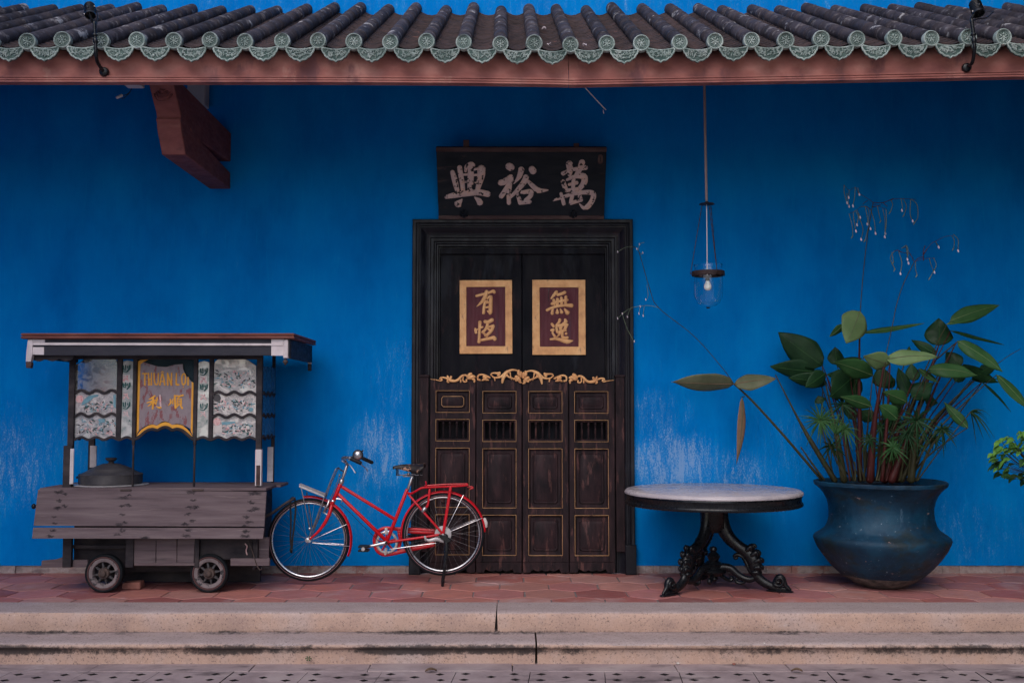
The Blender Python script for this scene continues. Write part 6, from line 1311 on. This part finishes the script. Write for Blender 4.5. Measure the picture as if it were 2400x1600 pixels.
make_spike([G(1500,420,-.92), G(1545,220,-.90), FZ(1515,1500,-.88), FZ(1560,1360,-.85), FZ(1632,1215,-.82)],
 [([(1632,1215),(1615,1180),(1600,1155)],2), ([(1632,1215),(1660,1190),(1690,1180)],2), ([(1690,1180),(1692,1140),(1702,1108)],2.4), ([(1690,1165),(1715,1128)],2.2), ([(1690,1175),(1692,1205)],3), ([(1750,1088),(1772,1080)],2), ([(1500,1145),(1525,1138),(1548,1152)],2.4), ([(1690,1172),(1730,1110),(1752,1088)],1.5), ([(1772,1080),(1830,1050),(1882,1042)],1.3), ([(1632,1215),(1690,1195),(1770,1190)],1.4), ([(1600,1155),(1575,1120),(1552,1125)],1.4), ([(1600,1160),(1570,1155),(1530,1145)],1.4)],
 [([(1500,1145),(1475,1190),(1505,1262)],0), ([(1485,1150),(1495,1215)],0), ([(1530,1145),(1550,1220),(1540,1290)],1), ([(1550,1125),(1582,1108),(1590,1150),(1585,1195)],1), ([(1580,1115),(1592,1220)],1), ([(1640,1215),(1640,1260),(1650,1300)],0), ([(1730,1190),(1745,1240),(1762,1280)],1), ([(1760,1190),(1775,1240),(1735,1318)],0), ([(1772,1080),(1790,1115)],1), ([(1880,1042),(1895,1080),(1890,1125)],0), ([(1890,1035),(1920,1070),(1918,1140)],1)], -.82, '')
make_spike([G(575,572,-.42), G(500,470,-.41), G(330,280,-.40), G(115,108,-.38), G(62,0,-.36), at(1497,590,-.34), at(1482,578,-.33)],
 [], [], -.36, '')
lm = MB(); lb = MB()
for P in ([at(1544,721,-.38), at(1522,716,-.36), at(1500,717,-.34)], [at(1495,588,-.34), at(1500,572,-.33), at(1510,568,-.33)], [at(1516,668,-.36), at(1519,690,-.36), at(1517,700,-.36)], [at(1482,578,-.33), at(1466,580,-.32), at(1447,590,-.32)], [at(1500,717,-.34), at(1478,722,-.33), at(1458,735,-.33)], [at(1478,722,-.33), at(1470,742,-.33)], [at(1466,730,-.33), at(1447,746,-.33)], [at(1500,717,-.34), at(1498,735,-.34)], [at(1510,717,-.34), at(1507,740,-.34)], [at(1458,735,-.33), at(1470,770,-.33), at(1486,800,-.33)], [at(1497,590,-.34), at(1503,596,-.33), at(1506,592,-.33)]): lm.tube(spline(P, 4), .0022, 5)
for px, py in ((1497,735),(1507,740),(1500,718),(1513,702),(1498,572),(1506,592),(1447,590),(1458,735),(1470,742),(1447,746),(1492,583),(1486,800)):
    p = at(px, py, -.34); lb.tube([p+Vector((0,0,.008)), p+Vector((.003,-.002,-.006))], [.003,.005], 6)
lo_ = lm.build('side_twig', MT['stemthin'], TH); lo_['kind'] = 'stuff'; f_ = lb.build('flower_bud', MT['petal'], TH); f_['kind'] = 'stuff'
# umbrella sedge in front of the canna
SE = thing('umbrella_sedge_plant', tuple(PC+Vector((.02,-.1,zr))), 'spidery umbrella sedge with thin radiating blades, growing low in the blue pot', 'plant')
def whorl(q, r, Y, rad, n, a0, a1, droop, base, mat='leafmid'):
    c = G(q, r, Y); k = .38265*mpp(c)
    stem(((base[0], base[1], base[2]), ((base[0]+q)/2-8, (base[1]+r)/2, (base[2]+Y)/2), (q, r, Y)), (4,3.5,3), 'stemgreen', 'stem', SE)
    m = MB()
    for i in range(n):
        a = R(lerp(a0, a1, (i+rn.uniform(-.3,.3))/n)); L = rad*k*rn.uniform(.7,1.1); e = rn.uniform(-.5,.5)
        d = Vector((math.cos(a)*math.cos(e), -math.sin(e)*1.0, math.sin(a)*math.cos(e))); w = 5.2*k*rn.uniform(.7,1.2); sd_ = d.cross(Vector((0,1,0)));
        sd_ = sd_.normalized() if sd_.length > .01 else Vector((1,0,0)); rows = []
        for j in range(8):
            t = j/7; p = c+d*L*t+Vector((0,0,-droop*L*t*t)); h = w*(min(1,t*6)*.6+.4)*(1-t**2.5)+.0003
            rows.append([p-sd_*h, p+Vector((0,.3*h,-.25*h)), p+sd_*h])
        m.sheet(rows)
    m.build('blade_whorl', MT[mat], SE, solid=.0008, ang=70)
whorl(1105,795,-.98,150,26,0,360,.22,(1260,1165,-.85)); whorl(1197,880,-1.0,125,14,45,130,.0,(1235,1165,-.9)); whorl(1695,800,-.98,165,30,-10,350,.35,(1640,1165,-.85),'leafdark'); whorl(2025,745,-.80,140,9,-60,60,.75,(1700,1165,-.8),'leafdark'); whorl(1640,880,-.95,120,18,0,360,.45,(1600,1165,-.85),'leafdark'); whorl(1850,850,-.9,110,16,0,360,.5,(1690,1165,-.8),'leafdark'); whorl(1240,700,-.6,150,16,0,360,.3,(1290,1165,-.7),'leafdark'); whorl(1560,760,-.7,130,14,0,360,.3,(1500,1165,-.7),'leafdark')
for _ in range(13):
    q = rn.uniform(1130, 1850); r = rn.uniform(760, 1000); whorl(q, r, rn.uniform(-1.0,-.45), rn.uniform(85,135), 16, 0, 360, rn.uniform(.25,.6), (max(1200, min(1700, 1430+(q-1430)*.5)), 1165, -.7), rn.choice(('leafdark','leafmid')))
# ================================================================== fresh green shrub at the right edge
YS = -1.05; sb = at(2440, 1100, YS)
SH = thing('shrub', (sb.x, YS, 0), 'small fresh green leafy shrub reaching in at the right edge, right of the blue pot', 'shrub')
fm = MB(); rn = random.Random(77); twigs = MB()
for i in range(250):
    th = rn.uniform(0, 2*math.pi); u = rn.random()**.5; px = 2432+u*112*math.cos(th); py = 1072+u*66*math.sin(th)*(1 if math.sin(th) < 0 else .9)-max(0, (px-2432))*.0; dy = rn.uniform(-.16,.16)*math.sqrt(1-u*u*.8)
    p = at(px, py, YS+dy); L = rn.uniform(.050,.085)*(1.0 if u > .5 else .9); az = rn.uniform(-.9,.9)+(math.pi if math.cos(th) < 0 else 0); dn = rn.uniform(-.75,.15)
    d = Vector((math.cos(az)*math.cos(dn), math.sin(az)*math.cos(dn)*.6-.25, math.sin(dn))).normalized(); sd_ = d.cross(Vector((rn.uniform(-.2,.2),rn.uniform(-.5,.1),1))).normalized(); nr = sd_.cross(d).normalized(); rows = []
    for j in range(7):
        t = j/6; h = L*.33*(math.sin(math.pi*min(1,t*.98+.02)**.75))**.9; cen = p+d*L*t+Vector((0,0,-.25*L*t*t))
        rows.append([cen+sd_*h*s+nr*abs(s)*h*.3 for s in (-1,-.5,0,.5,1)])
    fm.k = 0 if py < 1085+rn.uniform(-25,25) else 1
    fm.sheet(rows)
    if i % 3 == 0: twigs.tube(spline([at(2445,1120,YS), at(lerp(2445,px,.6), lerp(1120,py,.5), YS+dy*.5), p], 3), .0022, 5)
o = fm.build('foliage', [MT['leafbright'], MT['leafmid']], SH, solid=.0009, ang=70)
twigs.tube(spline([at(2448,1380,YS), at(2452,1250,YS), at(2445,1120,YS)], 4), .010, 8); twigs.build('branches', MT['stemgreen'], SH)
# ================================================================== across the courtyard: what the clear mirror of the cart looks back at
OB = thing('courtyard_building', (-13.0, -17, -.3), 'pale building across the courtyard, seen only as a reflection in the cart mirror', 'building')
MT['palewall'] = M('pale limewash', [(.66,.63,.56),(.76,.73,.67)], 3, rough=.9, bump=.2, layers=[((.3,.28,.24), 4, (2,1,.5), .55, .7, .6)])
m = MB(); m.box(-17, -8.6, -18, -17, -.3, 6); m.build('wall', MT['palewall'], OB)
for x in (-15.6, -13.4, -11.2, -9.75):
    m = MB(); m.box(x-.22, x+.22, -16.99, -16.95, 1.3, 2.7); m.build('window', MT['pewter'], OB)
m = MB(); m.box(-17.2, -8.9, -18.2, -16.6, 2.95, 3.1); m.build('ledge', MT['signedge'], OB, bevel=.02)
TR = thing('courtyard_tree', (-8.3, -15.8, -.3), 'bushy green tree across the courtyard, seen only as a reflection in the cart mirror', 'tree')
rn = random.Random(6); m = MB(); m.tube(spline([(-8.3,-15.8,-.3),(-8.25,-15.8,1.2),(-8.35,-15.7,2.6),(-8.2,-15.9,3.8)], 4), rspline([.12,.10,.08,.03], 4), 10)
for k in range(7):
    a = rn.uniform(0,6.3); m.tube(spline([(-8.3,-15.75,2.0+.2*k),(-8.3+.5*math.cos(a),-15.75+.5*math.sin(a),2.5+.2*k),(-8.3+.9*math.cos(a),-15.75+.9*math.sin(a),2.8+.22*k)], 3), rspline([.04,.025,.01], 3), 6)
m.build('trunk', MT['stemgreen'], TR)
m = MB()
for k in range(900):
    a, e, r = rn.uniform(0,6.3), rn.uniform(-1.2,1.5), rn.random()**.4*1.25; c = Vector((-8.3+r*math.cos(a)*math.cos(e)+.35, -15.8+r*math.sin(a)*math.cos(e), 3.3+r*1.2*math.sin(e)))
    d = Vector((rn.uniform(-1,1), rn.uniform(-1,1), rn.uniform(-1,.3))).normalized(); s = d.cross(Vector((rn.uniform(-1,1), rn.uniform(-1,1), 1))).normalized(); m.k = k % 2
    m.sheet([[c-s*.01, c+s*.01], [c+d*.10-s*.055, c+d*.10+s*.055], [c+d*.22-s*.005, c+d*.22+s*.005]])
m.build('crown', [MT['leafmid'], MT['leafbright']], TR)
PA = thing('folded_parasol', (-8.75, -14.6, -.3), 'folded red parasol leaning across the courtyard, seen only as a reflection in the cart mirror', 'parasol')
m = MB(); m.tube([(-8.75,-14.6,-.3), (-8.45,-14.6,2.4)], .025, 8); m.build('pole', MT['white'], PA)
m = MB(); m.tube(spline([(-8.66,-14.6,.6), (-8.6,-14.6,1.1), (-8.52,-14.6,1.8), (-8.46,-14.6,2.3)], 4), rspline([.16,.14,.09,.02], 4), 14); m.build('canopy', MT['bikered'], PA)
